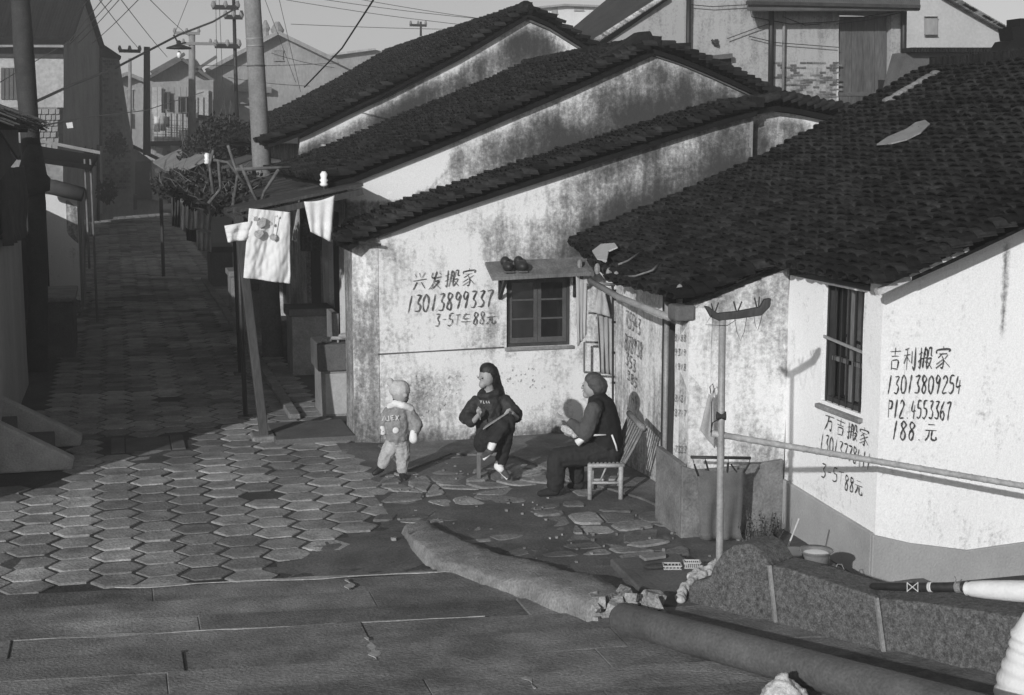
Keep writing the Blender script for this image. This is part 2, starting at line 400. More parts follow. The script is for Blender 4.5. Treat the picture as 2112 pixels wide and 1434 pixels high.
# ---- brush writing
GL = {
 '0': [[(.3,1),(.08,.75),(.08,.25),(.3,0),(.52,.25),(.52,.75),(.3,1)]], '1': [[(.38,1),(.28,.5),(.22,0)]],
 '2': [[(.08,.8),(.3,1),(.52,.78),(.3,.4),(.06,.04),(.56,.06)]], '3': [[(.1,.95),(.5,.95),(.28,.58),(.52,.35),(.4,.05),(.06,.08)]],
 '4': [[(.2,1),(.06,.42),(.55,.46)],[(.42,.75),(.36,0)]], '5': [[(.55,1),(.18,.97),(.14,.6),(.45,.55),(.48,.2),(.2,0),(.04,.12)]],
 '6': [[(.45,1),(.12,.55),(.1,.15),(.35,0),(.5,.25),(.3,.48),(.12,.32)]], '7': [[(.05,.92),(.55,.95),(.35,.5),(.25,0)]],
 '8': [[(.45,.9),(.2,1),(.12,.75),(.45,.35),(.35,.02),(.1,.15),(.2,.45),(.48,.75),(.45,.9)]], '9': [[(.48,.85),(.25,1),(.1,.72),(.3,.55),(.5,.85),(.42,.4),(.3,0)]],
 '-': [[(.12,.5),(.5,.53)]], '.': [[(.25,.06),(.33,.02)]], 'T': [[(.05,.85),(.6,.88)],[(.32,.86),(.28,.05)]], 'P': [[(.12,1),(.1,0)],[(.12,.95),(.5,.9),(.45,.55),(.12,.5)]], ' ': [],
 '兴': [[(.12,.95),(.26,.74)],[(.44,1),(.5,.76)],[(.86,.96),(.68,.7)],[(.04,.58),(.96,.62)],[(.34,.46),(.22,.2),(.08,.06)],[(.62,.46),(.92,.08)]],
 '发': [[(.26,.92),(.2,.62),(.92,.66)],[(.52,1),(.42,.6),(.26,.25),(.04,.02)],[(.4,.44),(.76,.44),(.5,.14),(.2,0)],[(.4,.34),(.9,.02)],[(.7,.92),(.84,.8)]],
 '搬': [[(.0,.7),(.28,.75)],[(.15,1),(.16,.08),(.05,.16)],[(0,.36),(.28,.5)],[(.48,1),(.42,.86),(.38,.4),(.32,.06)],[(.4,.85),(.6,.85),(.6,.06)],[(.3,.48),(.66,.52)],[(.5,.72),(.52,.62)],[(.5,.38),(.52,.28)],[(.74,.95),(.68,.6)],[(.74,.94),(.9,.94),(.9,.64),(1,.64)],[(.68,.46),(.94,.48),(.82,.25),(.64,.04)],[(.72,.36),(1.02,.04)]],
 '家': [[(.5,1.02),(.52,.9)],[(.1,.7),(.13,.85),(.92,.86),(.86,.74)],[(.25,.68),(.76,.7)],[(.52,.69),(.2,.48)],[(.44,.58),(.6,.36),(.54,.02),(.42,.1)],[(.5,.42),(.12,.24)],[(.56,.28),(.12,.03)],[(.84,.6),(.62,.44)],[(.6,.42),(.98,.08)]],
 '吉': [[(.08,.84),(.92,.86)],[(.5,1),(.5,.62)],[(.2,.6),(.8,.62)],[(.26,.44),(.28,.04)],[(.26,.44),(.76,.46),(.72,.06)],[(.28,.08),(.74,.08)]],
 '利': [[(.42,1),(.1,.88)],[(.02,.68),(.54,.72)],[(.28,.92),(.28,.02)],[(.28,.64),(.04,.3)],[(.3,.6),(.5,.38)],[(.66,.86),(.66,.3)],[(.9,1),(.9,.04),(.78,.12)]],
 '万': [[(.06,.88),(.94,.9)],[(.46,.88),(.4,.5),(.1,.03)],[(.42,.58),(.8,.6),(.74,.08),(.58,.16)]],
 '元': [[(.25,.9),(.76,.92)],[(.04,.6),(.96,.63)],[(.38,.6),(.33,.3),(.08,.04)],[(.6,.6),(.6,.12),(.94,.1),(.97,.28)]],
 '车': [[(.2,.85),(.82,.86)],[(.46,1),(.22,.52),(.82,.54)],[(.52,.7),(.52,0)],[(.04,.28),(.96,.3)]],
}
def smoothline(p, n=4):
    if len(p) < 3: return [Vector(q) for q in p]
    P_ = [Vector(q) for q in p]; P_ = [P_[0] * 2 - P_[1]] + P_ + [P_[-1] * 2 - P_[-2]]; out = []
    for i in range(1, len(P_) - 2):
        a, b, c, d = P_[i - 1:i + 3]
        for k in range(n):
            t = k / n; out.append(0.5 * ((2 * b) + (c - a) * t + (2 * a - 5 * b + 4 * c - d) * t * t + (3 * b - a - 3 * c + d) * t ** 3))
    out.append(P_[-2]); return out
def write(mb, text, gp, a, b, hpx, lw=0.016, nrm=(0, -1, 0), seed=1, widths=None, jit=0.05):
    """text between photo points a and b (baseline) on the wall measured by gp"""
    rr = random.Random(seed); nrm = Vector(nrm)
    cw = [0.62 if ord(c) < 200 else 1.12 for c in text]
    if widths: cw = widths
    tot = sum(cw); acc = 0
    for ch, w_ in zip(text, cw):
        gw = 0.6 if ord(ch) < 200 else 1.0
        for st in GL[ch]:
            pts = smoothline([(x_ + .14 * y_ - .05 + rr.uniform(-.025, .025), y_ + rr.uniform(-.03, .03)) for x_, y_ in st], 3); W = []
            jx, jy = rr.uniform(-jit, jit), rr.uniform(-jit, jit)
            for q in pts:
                f_ = (acc + (q.x / gw) * w_ * 0.84) / tot
                px = a[0] + (b[0] - a[0]) * f_ + jx * 4; py = a[1] + (b[1] - a[1]) * f_ - q.y * hpx + jy * 6
                W.append(gp(px, py) + nrm * 0.004)
            ws = [lw * rr.uniform(0.4, 1.1) * (0.5 if k in (0, len(W) - 1) else 1) for k in range(len(W))]
            k0 = len(mb.v)
            for i, p in enumerate(W):
                d = (W[min(i + 1, len(W) - 1)] - W[max(i - 1, 0)]).normalized(); sd_ = d.cross(nrm).normalized()
                mb.v += [p + sd_ * ws[i] / 2, p - sd_ * ws[i] / 2]
            for i in range(len(W) - 1): mb.f.append((k0 + 2 * i, k0 + 2 * i + 1, k0 + 2 * i + 3, k0 + 2 * i + 2))
        acc += w_
    return mb
def wall_mark(name, mb, m, parent, label=None):
    return mb.build(name, m, parent, label=label)

# ---- soft bodies: capsule chains fused by a voxel remesh
def capsules(mb, chain, n=10):
    for (p, r), (q, s) in zip(chain, chain[1:]):
        p, q = Vector(p), Vector(q); d = q - p
        if d.length < 1e-5: continue
        mb.tube([p, q], [r, s], n)
        mb.ball(p, r, n=n, m=6); mb.ball(q, s, n=n, m=6)
def soft(name, m, parent, chains, balls=(), voxel=0.010, it=4, label=None):
    fold = {'jacket': .026, 'trousers': .026, 'vest': .014, 'sleeve': .02, 'collar': .016, 'hair': .012, 'bag_body': .05, 'rag_cloth': .04, 'handkerchief': .03, 'hat': .006, 'bobble': .012}.get(name, 0)
    mb = MB()
    for c in chains: capsules(mb, c)
    for b in balls: mb.ball(b[0], b[1], b[2] if len(b) > 2 else (1, 1, 1), 14, 10, b[3] if len(b) > 3 else None)
    o = mb.build(name, m, parent, smooth=True, label=label)
    r = o.modifiers.new("r", 'REMESH'); r.mode = 'VOXEL'; r.voxel_size = voxel; r.use_smooth_shade = True
    s = o.modifiers.new("m", 'SMOOTH'); s.factor = 0.5; s.iterations = it
    if fold:
        q = o.modifiers.new('f', 'DISPLACE'); q.texture = clt; q.strength = fold; q.mid_level = .5; q.texture_coords = 'LOCAL'
    return o
def cloth(name, m, corners, nu=14, nv=14, amp=0.02, folds=5, parent=None, seed=1, cut=None, thick=0.004):
    """hanging cloth from 4 corners tl,tr,br,bl with vertical folds"""
    tl, tr, br, bl = [Vector(c) for c in corners]; nrm = (tr - tl).cross(bl - tl).normalized(); V = []; F = []
    for j in range(nv + 1):
        for i in range(nu + 1):
            u, v = i / nu, j / nv
            p = (tl * (1 - u) + tr * u) * (1 - v) + (bl * (1 - u) + br * u) * v
            a = amp * (0.35 + v) * (math.sin(u * folds * 6.28 + seed + 1.5 * v) + 0.6 * noise.noise(Vector((u * 3, v * 2, seed))) * 2)
            V.append(p + nrm * a + Vector((0, 0, -0.02 * abs(math.sin(u * math.pi)) * (1 - v))))
    for j in range(nv):
        for i in range(nu):
            if cut and cut((i + .5) / nu, (j + .5) / nv): continue
            F.append((j * (nu + 1) + i, j * (nu + 1) + i + 1, (j + 1) * (nu + 1) + i + 1, (j + 1) * (nu + 1) + i))
    mb = MB(); mb.v = V; mb.f = F
    return mb.build(name, m, parent, smooth=True, solid=thick)

# ================================================================ GROUND, STREET, COURTYARD, BRIDGE STEPS
g = MB(); g.add([(-300, -100, -0.05), (300, -100, -0.05), (300, 700, -0.05), (-300, 700, -0.05)], [(0, 1, 2, 3)])
tag(g.build("ground", EARTH), kind="structure")
def ground_grid(name, x0, x1, y0, y1, z, m, step=0.12, amp=0.015, keep=None, f=1.3, parent=None):
    V = []; F = []; nx = int((x1 - x0) / step); ny = int((y1 - y0) / step)
    for j in range(ny + 1):
        for i in range(nx + 1):
            x, y = x0 + (x1 - x0) * i / nx, y0 + (y1 - y0) * j / ny
            V.append((x, y, z + amp * (noise.noise(Vector((x * f, y * f, z * 9))) + 0.5 * noise.noise(Vector((x * f * 4, y * f * 4, 3))))))
    for j in range(ny):
        for i in range(nx):
            x, y = x0 + (x1 - x0) * (i + .5) / nx, y0 + (y1 - y0) * (j + .5) / ny
            if keep and not keep(x, y): continue
            a = j * (nx + 1) + i; F.append((a, a + 1, a + nx + 2, a + nx + 1))
    mb = MB(); mb.v = [Vector(v) for v in V]; mb.f = F
    return mb.build(name, m, parent, smooth=True)
street = thing("street", "narrow street paved with hexagonal concrete blocks", None, (0, 9, 0))
street["kind"] = "structure"
ground_grid("street_bed", -1.7, 2.5, 9.2, 63, -0.008, EARTH, 0.11, 0.008, parent=street)
HA = 0.187
def hex_mesh(q):
    rr = random.Random(q); V = []; rs = [(HA, -0.03), (HA, -0.001), (HA * 0.94, 0.0035)]
    for r_, z in rs:
        for k in range(6):
            a = math.pi / 3 * k; j = rr.uniform(0.955, 0.995); V.append((r_ * math.cos(a) * j, r_ * math.sin(a) * j * .885, z))
    V.append((0, 0, 0.0045))
    F = [(k + 6 * l, (k + 1) % 6 + 6 * l, (k + 1) % 6 + 6 * l + 6, k + 6 * l + 6) for l in range(2) for k in range(6)] + [(12 + k, 12 + (k + 1) % 6, 18) for k in range(6)]
    return V, F
hexes = []
rr = random.Random(5)
i = 0; x = -0.98
while x < 2.25:
    y = 9.70 + (0.153 if i % 2 else 0)
    while y < 62:
        edge = 2.15 if y > 14 else (1.1 + (y - 9.9) * 0.85 if y < 11.0 else 2.12)
        skip = x > edge or (0.95 < x < 1.4 and 11.7 < y < 12.3) or (y < 9.72 - .1 * x) or (x < -0.55 and 12.9 < y < 14.9)
        skip = skip or (-0.2 < x < 0.62 and 14.0 < y < 14.75) or (x < -0.8 and y > 17)
        wear = noise.noise(Vector((x * 1.1, y * 0.8, 1)))
        if not skip and rr.random() > 0.012:
            hexes.append((x + rr.uniform(-.008, .008), y + rr.uniform(-.008, .008), wear))
        y += 0.306
    x += 0.30; i += 1
hexes.sort(key=lambda h: math.hypot(h[0], h[1]))
HM = []
for q in range(16):
    V, F = hex_mesh(q); me = bpy.data.meshes.new("paver"); me.from_pydata(V, [], F); me.materials.append(PAVER)
    at = me.attributes.new("tv", 'FLOAT', 'POINT'); at.data.foreach_set("value", [0.6 + 0.8 * q / 15] * len(V)); HM.append(me)
for x, y, wv in hexes[:300]:
    q = min(15, max(0, int(8 + wv * 12 + rr.gauss(0, 3.5))))
    o = bpy.data.objects.new("paver", HM[q]); COL.objects.link(o); o.parent = street
    o.location = (x, y - 9, rr.uniform(-0.004, 0.003) - 0.005 * (wv < -0.3)); o.rotation_euler = (rr.gauss(0, .012), rr.gauss(0, .012), rr.gauss(0, .02))
V = []; F = []; T = []
for x, y, wv in hexes[300:]:
    hv, hf = hex_mesh(3); k = len(V); t = min(1.5, max(0.5, 1.0 + wv * 0.7 + rr.gauss(0, .2))); dz = rr.uniform(-.004, .004); tx, ty = rr.gauss(0, .02), rr.gauss(0, .02)
    for v in hv: V.append((v[0] + x, v[1] + y - 9, v[2] + dz + v[0] * tx + v[1] * ty)); T.append(t)
    F += [tuple(j + k for j in f) for f in hf]
me = bpy.data.meshes.new("pavers"); me.from_pydata(V, [], F); me.materials.append(PAVER)
at = me.attributes.new("tv", 'FLOAT', 'POINT'); at.data.foreach_set("value", T)
o = bpy.data.objects.new("far_pavers", me); COL.objects.link(o); o.parent = street; o["kind"] = "stuff"
dc = MB()
for a, b in ((-0.13, 0.0), (0.45, 0.58)): dc.box(a, b, 14.05, 14.72, -0.03, 0.012)
dc.box(0.012, 0.44, 14.05, 14.72, -0.03, 0.002)
dc.build("drain_cover", CONCD, street, bevel=0.006)

# courtyard of broken crazy paving
court = thing("courtyard", "small yard of cracked cement and broken paving stones", None, (3, 10, 0)); court["kind"] = "structure"
ground_grid("cement_bed", 0.2, 5.3, 7.6, 13.9, 0.0, CEMD, 0.1, 0.02, parent=court, keep=lambda x, y: x > 2.05 or y < 9.9 + (x - 1.0) * 1.0)
def patch(px): return [gz(a, b) for a, b in px]
pt1 = patch([(1005, 1035), (1120, 1020), (1140, 1110), (1060, 1142)])
def inside(x, y, poly):
    c = False; n = len(poly)
    for k in range(n):
        a, b = poly[k], poly[k - 1]
        if (a[1] > y) != (b[1] > y) and x < (b[0] - a[0]) * (y - a[1]) / (b[1] - a[1]) + a[0]: c = not c
    return c
yard = patch([(760, 985), (900, 945), (1100, 925), (1290, 1000), (1380, 1070), (1430, 1130), (1400, 1200), (1250, 1190), (1130, 1165), (960, 1120), (870, 1085), (790, 1060)])
cell = 0.26; rr = random.Random(11); JP = {}
def jp(i, j):
    if (i, j) not in JP: JP[(i, j)] = Vector((i * cell + rr.uniform(-.09, .09) + (j % 2) * 0.1, j * cell * 1.05 + rr.uniform(-.09, .09), 0))
    return JP[(i, j)]
PS = []
for i in range(6, 20):
    for j in range(29, 50):
        q = [jp(i, j), jp(i + 1, j), jp(i + 1, j + 1), jp(i, j + 1)]; c = sum(q, Vector()) / 4
        if not inside(c.x, c.y, yard) or inside(c.x, c.y, pt1): continue
        if rr.random() < 0.05: continue
        polys = [q] if rr.random() < 0.45 else ([[q[0], q[1], q[2]], [q[0], q[2], q[3]]] if rr.random() < 0.5 else [[q[0], q[1], (q[1] + q[2]) / 2, (q[0] + q[3]) / 2], [(q[0] + q[3]) / 2, (q[1] + q[2]) / 2, q[2], q[3]]])
        for p in polys:
            cc = sum(p, Vector()) / len(p); out = []
            for k in range(len(p)):
                a, b, d = p[k - 1], p[k], p[(k + 1) % len(p)]
                out += [b + (a - b) * 0.16, b + (d - b) * 0.16]
            out = [cc + (v - cc) * rr.uniform(0.88, 0.95) for v in out]; zt = rr.uniform(-0.014, 0.006)
            tx, ty = rr.gauss(0, .02), rr.gauss(0, .02)
            mb = MB(); n = len(out)
            top = [Vector((v.x, v.y, zt + (v.x - cc.x) * tx + (v.y - cc.y) * ty)) for v in out]
            inn = [cc + (v - cc) * 0.9 + Vector((0, 0, 0.007)) for v in top]
            for k_, v in enumerate(inn): v.z = top[k_].z + 0.007
            mb.add([v - Vector((0, 0, .05)) for v in top] + top + inn, [(k, (k + 1) % n, (k + 1) % n + n, k + n) for k in range(n)] + [(k + n, (k + 1) % n + n, (k + 1) % n + 2 * n, k + 2 * n) for k in range(n)] + [tuple(range(2 * n, 3 * n))])
            mb.build("paving_stone", PAVER, court, tv=rr.uniform(0.45, 1.15))
# trodden cement along the wall
mb = MB(); q = patch([(780, 922), (1190, 898), (1290, 965), (1378, 1008), (1385, 1060), (1330, 1035), (1180, 990), (1060, 945), (930, 940), (840, 975)])
n = len(q); mb.add([v + Vector((0, 0, 0.024 + 0.006 * noise.noise(v * 3))) for v in q] + [v - Vector((0, 0, .03)) for v in q], [tuple(range(n))] + [(k, (k + 1) % n, (k + 1) % n + n, k + n) for k in range(n)])
mb.build("cement_apron", CEM, court)
rb = MB(); rr = random.Random(3); tv = []
for k in range(260):
    x, y = rr.uniform(1.7, 4.6), rr.uniform(8.2, 13.0)
    if not inside(x, y, yard) and rr.random() < 0.75: continue
    s = rr.uniform(0.004, 0.02) * (1.5 if rr.random() < 0.07 else 1)
    k0 = len(rb.v)
    rb.add([(x + s * rr.uniform(.6, 1) * math.cos(a) , y + s * rr.uniform(.6, 1) * math.sin(a), zz) for zz in (-0.01, s * 0.5 + 0.006) for a in (0, 1.3, 2.6, 3.9, 5.2)], [(0, 1, 6, 5), (1, 2, 7, 6), (2, 3, 8, 7), (3, 4, 9, 8), (4, 0, 5, 9), (5, 6, 7, 8, 9)])
    tv += [rr.uniform(.4, 1.1)] * (len(rb.v) - k0)
rb.build("rubble", PAVER, court, tv=tv, kind="stuff")

# long granite slabs of the bridge foot
steps = thing("bridge_steps", "worn granite slabs at the foot of the bridge", None, (1, 9, 0)); steps["kind"] = "structure"
rr = random.Random(21)
def sedge(x, k): return 9.50 - 0.115 * x - 0.36 * k + 0.012 * math.sin(x * 3 + k)
for k in range(12):
    x = -2.2 - rr.uniform(0, .8)
    while x < 4.2:
        L_ = rr.uniform(1.3, 3.0); zt = 0.045 + 0.015 * k + rr.uniform(-.004, .004)
        a, b = x + 0.001, x + L_ - 0.001; mb = MB(); n = 7
        pts = []
        for t in range(n + 1):
            u = a + (b - a) * t / n; pts.append((u, sedge(u, k) - 0.001 - rr.uniform(0, .004)))
        for t in range(n, -1, -1):
            u = a + (b - a) * t / n; pts.append((u, sedge(u, k + 1) + 0.002))
        m_ = len(pts); tt = rr.gauss(0, .003)
        top = [Vector((p[0], p[1], zt + tt * (p[0] - a))) for p in pts]; cc = sum(top, Vector()) / m_
        inn = [Vector((v.x + (0.005 if v.x < cc.x else -0.005), v.y + (0.010 if v.y < sedge(v.x, k + .5) else -0.010), v.z + 0.005)) for v in top]
        mb.add([v - Vector((0, 0, .2)) for v in top] + top + inn, [(q, (q + 1) % m_, (q + 1) % m_ + m_, q + m_) for q in range(m_)] + [(q + m_, (q + 1) % m_ + m_, (q + 1) % m_ + 2 * m_, q + 2 * m_) for q in range(m_)] + [tuple(range(2 * m_, 3 * m_))])
        mb.build("stone_slab", GRAN, steps, tv=rr.uniform(0.68, 1.12)); x += L_
mb = MB(); mb.add([(-2.6, 9.3, 0.0), (4.4, 8.9, 0.0), (4.4, 5.0, 0.16), (-2.6, 5.0, 0.16)], [(0, 1, 2, 3)]); mb.build("step_bedding", KERB, steps)

# pale mortar squeezed out along a few joints
def seam(pts, w0, seed):
    rr = random.Random(seed); mb = MB(); P = []
    for (a, b) in zip(pts, pts[1:]):
        for t in range(10): P.append(Vector(a).lerp(Vector(b), t / 10))
    P.append(Vector(pts[-1])); n = len(P)
    for i, p in enumerate(P):
        d = (P[min(i + 1, n - 1)] - P[max(i - 1, 0)]).normalized(); sd_ = d.cross(Vector((0, 0, 1))); w1 = w0 * max(0, noise.noise(Vector((i * .22, seed, 0))) + .12) * 2.6 + .001
        q = p + sd_ * (rr.uniform(-.005, .005) + .03 * noise.noise(Vector((i * .12, seed, 5)))); mb.v += [q - sd_ * w1, q + sd_ * w1]
    mb.f = [(2 * i, 2 * i + 1, 2 * i + 3, 2 * i + 2) for i in range(n - 1)]
    mb.build("mortar_seam", mat("pale_seam", .27, .3, 8, 60, .5, .9), steps, solid=.006)
def sp(x, k): return (x, sedge(x, k), 0.058 + 0.015 * max(0, k - .5))
seam([sp(-.1, 0), sp(1.0, 0), sp(2.3, 0)], .022, 1); seam([sp(-.7, 3), sp(.2, 3), sp(1.2, 3)], .020, 2); seam([sp(1.3, 3), sp(2.1, 3)], .006, 5); seam([sp(.3, 7), sp(1.4, 7)], .014, 3); seam([sp(1.9, 9), sp(3.3, 9)], .012, 4)
seam([gz(755, 1315, .11), gz(772, 1345, .11), gz(778, 1372, .12)], .03, 9); seam([gz(1075, 1395, .14), gz(1105, 1420, .15)], .014, 12); seam([gz(712, 1195, .07), gz(722, 1215, .07)], .02, 14); seam([gz(1145, 1345, .11), gz(1165, 1368, .12)], .014, 11)
# kerb beam
kb = MB(); Lb = [gz(*p) for p in ((832, 1100), (850, 1135), (905, 1185), (1010, 1228), (1110, 1268), (1212, 1315))]
hs = [0.06, 0.09, 0.12, 0.15, 0.19, 0.23]; wd = [0.27, 0.33, 0.42, 0.46, 0.46, 0.42]; ring = []
nP = 110; kk = len(kb.v); sec = 9
for t in range(nP + 1):
    f_ = t / nP * 5; i = min(4, int(f_)); r_ = f_ - i
    p = Lb[i].lerp(Lb[i + 1], r_); d = (Lb[min(i + 1, 5)] - Lb[max(i - 0, 0)]).normalized(); sdv = Vector((0.86, 0.5, 0)).normalized()
    h = hs[i] * (1 - r_) + hs[i + 1] * r_; ww = wd[i] * (1 - r_) + wd[i + 1] * r_
    for s_, (u, z) in enumerate(((0, -.05), (-.02, .45), (0.02, .84), (0.08, .97), (0.35, 1.0), (0.65, 1.0), (0.90, .97), (0.98, .8), (1, -.05))):
        nn = noise.noise(Vector((t * .08, s_ * .5, 2))) * 0.022 + noise.noise(Vector((t * .45, s_ * .9, 9))) * .009
        kb.v.append(p + sdv * (u * ww + nn) + Vector((0, 0, h * z + nn)))
for t in range(nP):
    for s_ in range(sec - 1): a = kk + t * sec + s_; kb.f.append((a, a + sec, a + sec + 1, a + 1))
kb.f.append(tuple(kk + s_ for s_ in range(sec))); kb.f.append(tuple(kk + nP * sec + s_ for s_ in range(sec)))
tag(kb.build("kerb_stone", KERB, smooth=True), "long rough cement kerb curving between the yard and the granite slabs", "kerb")
e = MB(); pe = Lb[5] + Vector((0.16, 0.05, 0))
for k in range(46):
    s0 = rr.uniform(.018, .06); M_ = Matrix.Rotation(rr.uniform(0, 6), 3, 'Z') @ Matrix.Rotation(rr.uniform(-.6, .6), 3, 'X'); cc = pe + Vector((rr.uniform(-.12, .3), rr.uniform(-.10, .12), rr.uniform(-.01, .21)))
    q8 = [Vector((a * s0 * rr.uniform(.6, 1.2), b * s0 * rr.uniform(.6, 1.2), c_ * s0 * rr.uniform(.5, .9))) for c_ in (-1, 1) for b in (-1, 1) for a in (-1, 1)]
    e.add([cc + M_ @ v for v in q8], [(0, 2, 3, 1), (4, 5, 7, 6), (0, 1, 5, 4), (2, 6, 7, 3), (0, 4, 6, 2), (1, 3, 7, 5)])
tag(e.build("broken_kerb_end", mat("pale_broken_cement", .24, .6, 9, 60, .8, .9), kind="stuff"), "crumbled cement lumps at the broken end of the kerb beside the pipe", "rubble")

# the black pipe
p0, p1 = gz(1275, 1274, 0.15), gz(1985, 1466, 0.36)
d = (p1 - p0)
pm = MB(); pm.tube([p0 + d * t for t in (0, .015, .3, .6, 1.0, 1.3)], [0.075, 0.098, 0.1, 0.1, 0.1, 0.1], 24)
tag(pm.build("drain_pipe", PIPE, smooth=True), "thick dark pipe lying on the slabs along the stone parapet", "pipe")
# parapet of three granite blocks
PA, PB = gz(1420, 1270), gz(1950, 1420)
def gV(px, py, a, b):
    dd = (b - a); nn = Vector((dd.y, -dd.x, 0)).normalized(); r_ = ray(px, py); return C0 + r_ * ((a - C0).dot(nn) / r_.dot(nn))
pdir = (PB - PA).normalized(); pback = Vector((-pdir.y, pdir.x, 0))
if pback.x < 0: pback = -pback
par = thing("bridge_parapet", "low parapet of dark granite blocks with a stepped scroll end", "parapet", tuple(PA))
def pblock(px, dep, nm="stone_block", m=GRAND):
    mb = MB(); mb.prism([gV(a, b, PA, PB) for a, b in px], pback * dep); return mb.build(nm, m, par, bevel=0.014)
pblock([(1420, 1268), (1419, 1215), (1428, 1200), (1462, 1192), (1472, 1165), (1490, 1140), (1515, 1124), (1545, 1122), (1566, 1133), (1580, 1155), (1586, 1166), (1603, 1322)], 0.27)
pblock([(1590, 1166), (1606, 1325), (1826, 1388), (1806, 1232), (1640, 1178)], 0.26)
pblock([(1812, 1234), (1832, 1390), (2112, 1475), (2330, 1540), (2330, 1300), (2112, 1274), (1900, 1242)], 0.28)
for a, b in (((1587.5, 1166), (1604.5, 1322)), ((1808.5, 1233), (1829, 1388))):
    mb = MB(); A_, B_ = gV(*a, PA, PB), gV(*b, PA, PB); mb.bar(A_ - pback * 0.004, B_ - pback * 0.004, 0.02, 0.02); mb.build('mortar_joint', CONC, par)
mb = MB(); mb.prism([PA - pdir * 0.05 + Vector((0, 0, -.05)), PB + pdir * 2 + Vector((0, 0, -.05)), PB + pdir * 2 + Vector((0, 0, 0.02)), PA - pdir * 0.05 + Vector((0, 0, .0))], pback * 0.3); mb.build("footing", CONCD, par)

# ================================================================ HOUSE A : window, writing
YA, YB, YD = 13.78, 14.6, 19.5
def prof(gp, pts, ax=0): return [(gp(a, b)[ax], gp(a, b)[2]) for a, b in pts]
pA = prof(lambda a, b: gY(a, b, YA), [(780, 487), (850, 458), (1000, 408), (1180, 350), (1300, 312), (1450, 264), (1550, 236)])
hA = thing("white_house", "low white house with a writing-covered wall and a six-pane window", "house", (4.5, 14, 0))
zc = lambda u: 1.9 + 0.42 * (u - 4.47)
def dirtA(u, z):
    d_ = 0.12 + .20 * noise.noise(Vector((u * 1.1, z * 1.1, 5))) - .08 * sm(.2, .6, z) * (1 - sm(.7, 1.1, z))
    k_ = sm(4.15, 4.7, u + .25 * noise.noise(Vector((u * 2, z * 3, 2)))) * sm(1.6, 1.9, z)
    d_ += k_ * (.26 + .55 * (1 - sm(0.05, 0.55, z - zc(u))) + .30 * noise.noise(Vector((u * 1.1, z * 2.2, 7))))
    d_ += .22 * k_ * (1 - sm(0, .22, abs(z - (zc(u) + .62 - .1 * math.sin(u * 2)))))
    d_ += .4 * math.exp(-((u - 5.35) / .12) ** 2) * (1 - sm(.05, .45, lp(pA, u) - z))
    d_ += 0.22 * sm(3.4, 3.6, u) * (1 - sm(4.5, 4.8, u)) * sm(1.75, 1.8, z) * (1 - sm(2.15, 2.3, z))
    d_ += 0.35 * (1 - sm(0, .18, z)) + 0.12 * (1 - sm(0.5, .9, z)) * (1 - sm(3.0, 3.6, u))
    d_ -= 0.15 * (1 - sm(.02, .14, lp(pA, u) - z))
    return d_
WA = (3.775, 4.455, 0.92, 1.64)
wall("front_wall", PL, hA, 'Y', YA, pA, -0.05, [WA], dirtA, step=0.07)
pa2 = prof(lambda a, b: gY(a, b, YA + .16), [(1551, 236), (1600, 226), (1660, 240), (1745, 256), (1860, 262)])
wall("back_gable", PL, hA, 'Y', YA + .16, pa2, 1.2, (), lambda u, z: 0.62 - 0.12 * sm(6.7, 7.3, u) + .2 * noise.noise(Vector((u * 3, z * 3, 7))) - 0.5 * (1 - sm(.02, .14 + .1 * sm(6.8, 7.4, u), lp(pa2, u) - z)), step=0.08)  # dirt plus the shade of this half, both stained into the plaster
mb = MB(); mb.box(6.40, 6.44, YA, YA + .17, 1.2, 3.27); mb.build("wall_return", CONC, hA)
# chamfered street corner, its weaker light and dim foot painted in as dirt
cw = lambda u: YA + (2.465 - u) * 0.75
wall("corner_wall", PL, hA, 'Y', cw, [(2.235, 2.02), (2.465, 2.06)], -0.05, (), lambda u, z: 0.40 + 0.25 * (1 - sm(0, .9, z)) - .15 * sm(1.4, 2, z), step=0.05, rough=0.02)
wall("side_wall", PL, hA, 'X', 2.26, [(13.95, 2.03), (14.62, 2.2)], -0.05, (), lambda u, z: 0.5, step=0.1)
zA = lambda x: lp(pA + [(6.6, 3.3)], x) + 0.03
def roof2(parent, zf, x0, xdir, y0, y1, length, m, **k):
    return roof(parent, x0, 0, xdir, y0, y1, length, m, zf=zf, **k)
roof2(hA, lambda x: lp(pA, x) + 0.075 if x > 2.4 else 2.115 - (2.47 - x) * 0.3, 2.16, 1, YA - 0.09, YB - 0.06, 4.28, 0.31, nparts=150, seed=2, expo=0.09)
roof2(hA, lambda x: lp(pa2, x) + 0.07, 8.3, -1, YA + 0.02, YB + 0.1, 1.85, -0.01, nparts=0, seed=4)
ridge(hA, 6.45, YA - 0.08, YB, 3.39, 0.05)
mb = MB(); strip(mb, pA, YA - 0.002, 0.022, 0.035); mb.build("verge_strip", CONC, hA)
mb = MB(); mb.bar((2.2, YA - .07, 2.03), (2.48, YA - .09, 1.995), 0.03, 0.025); mb.bar((2.2, YA + .1, 2.06), (2.2, YA - .1, 2.03), 0.02, 0.02); mb.build("eave_bracket", BLACK, hA)
mb = MB(); mb.bar((2.45, YA - .006, 0.905), (3.74, YA - .006, 0.925), 0.012, 0.012); mb.build("plaster_seam", CONCD, hA)
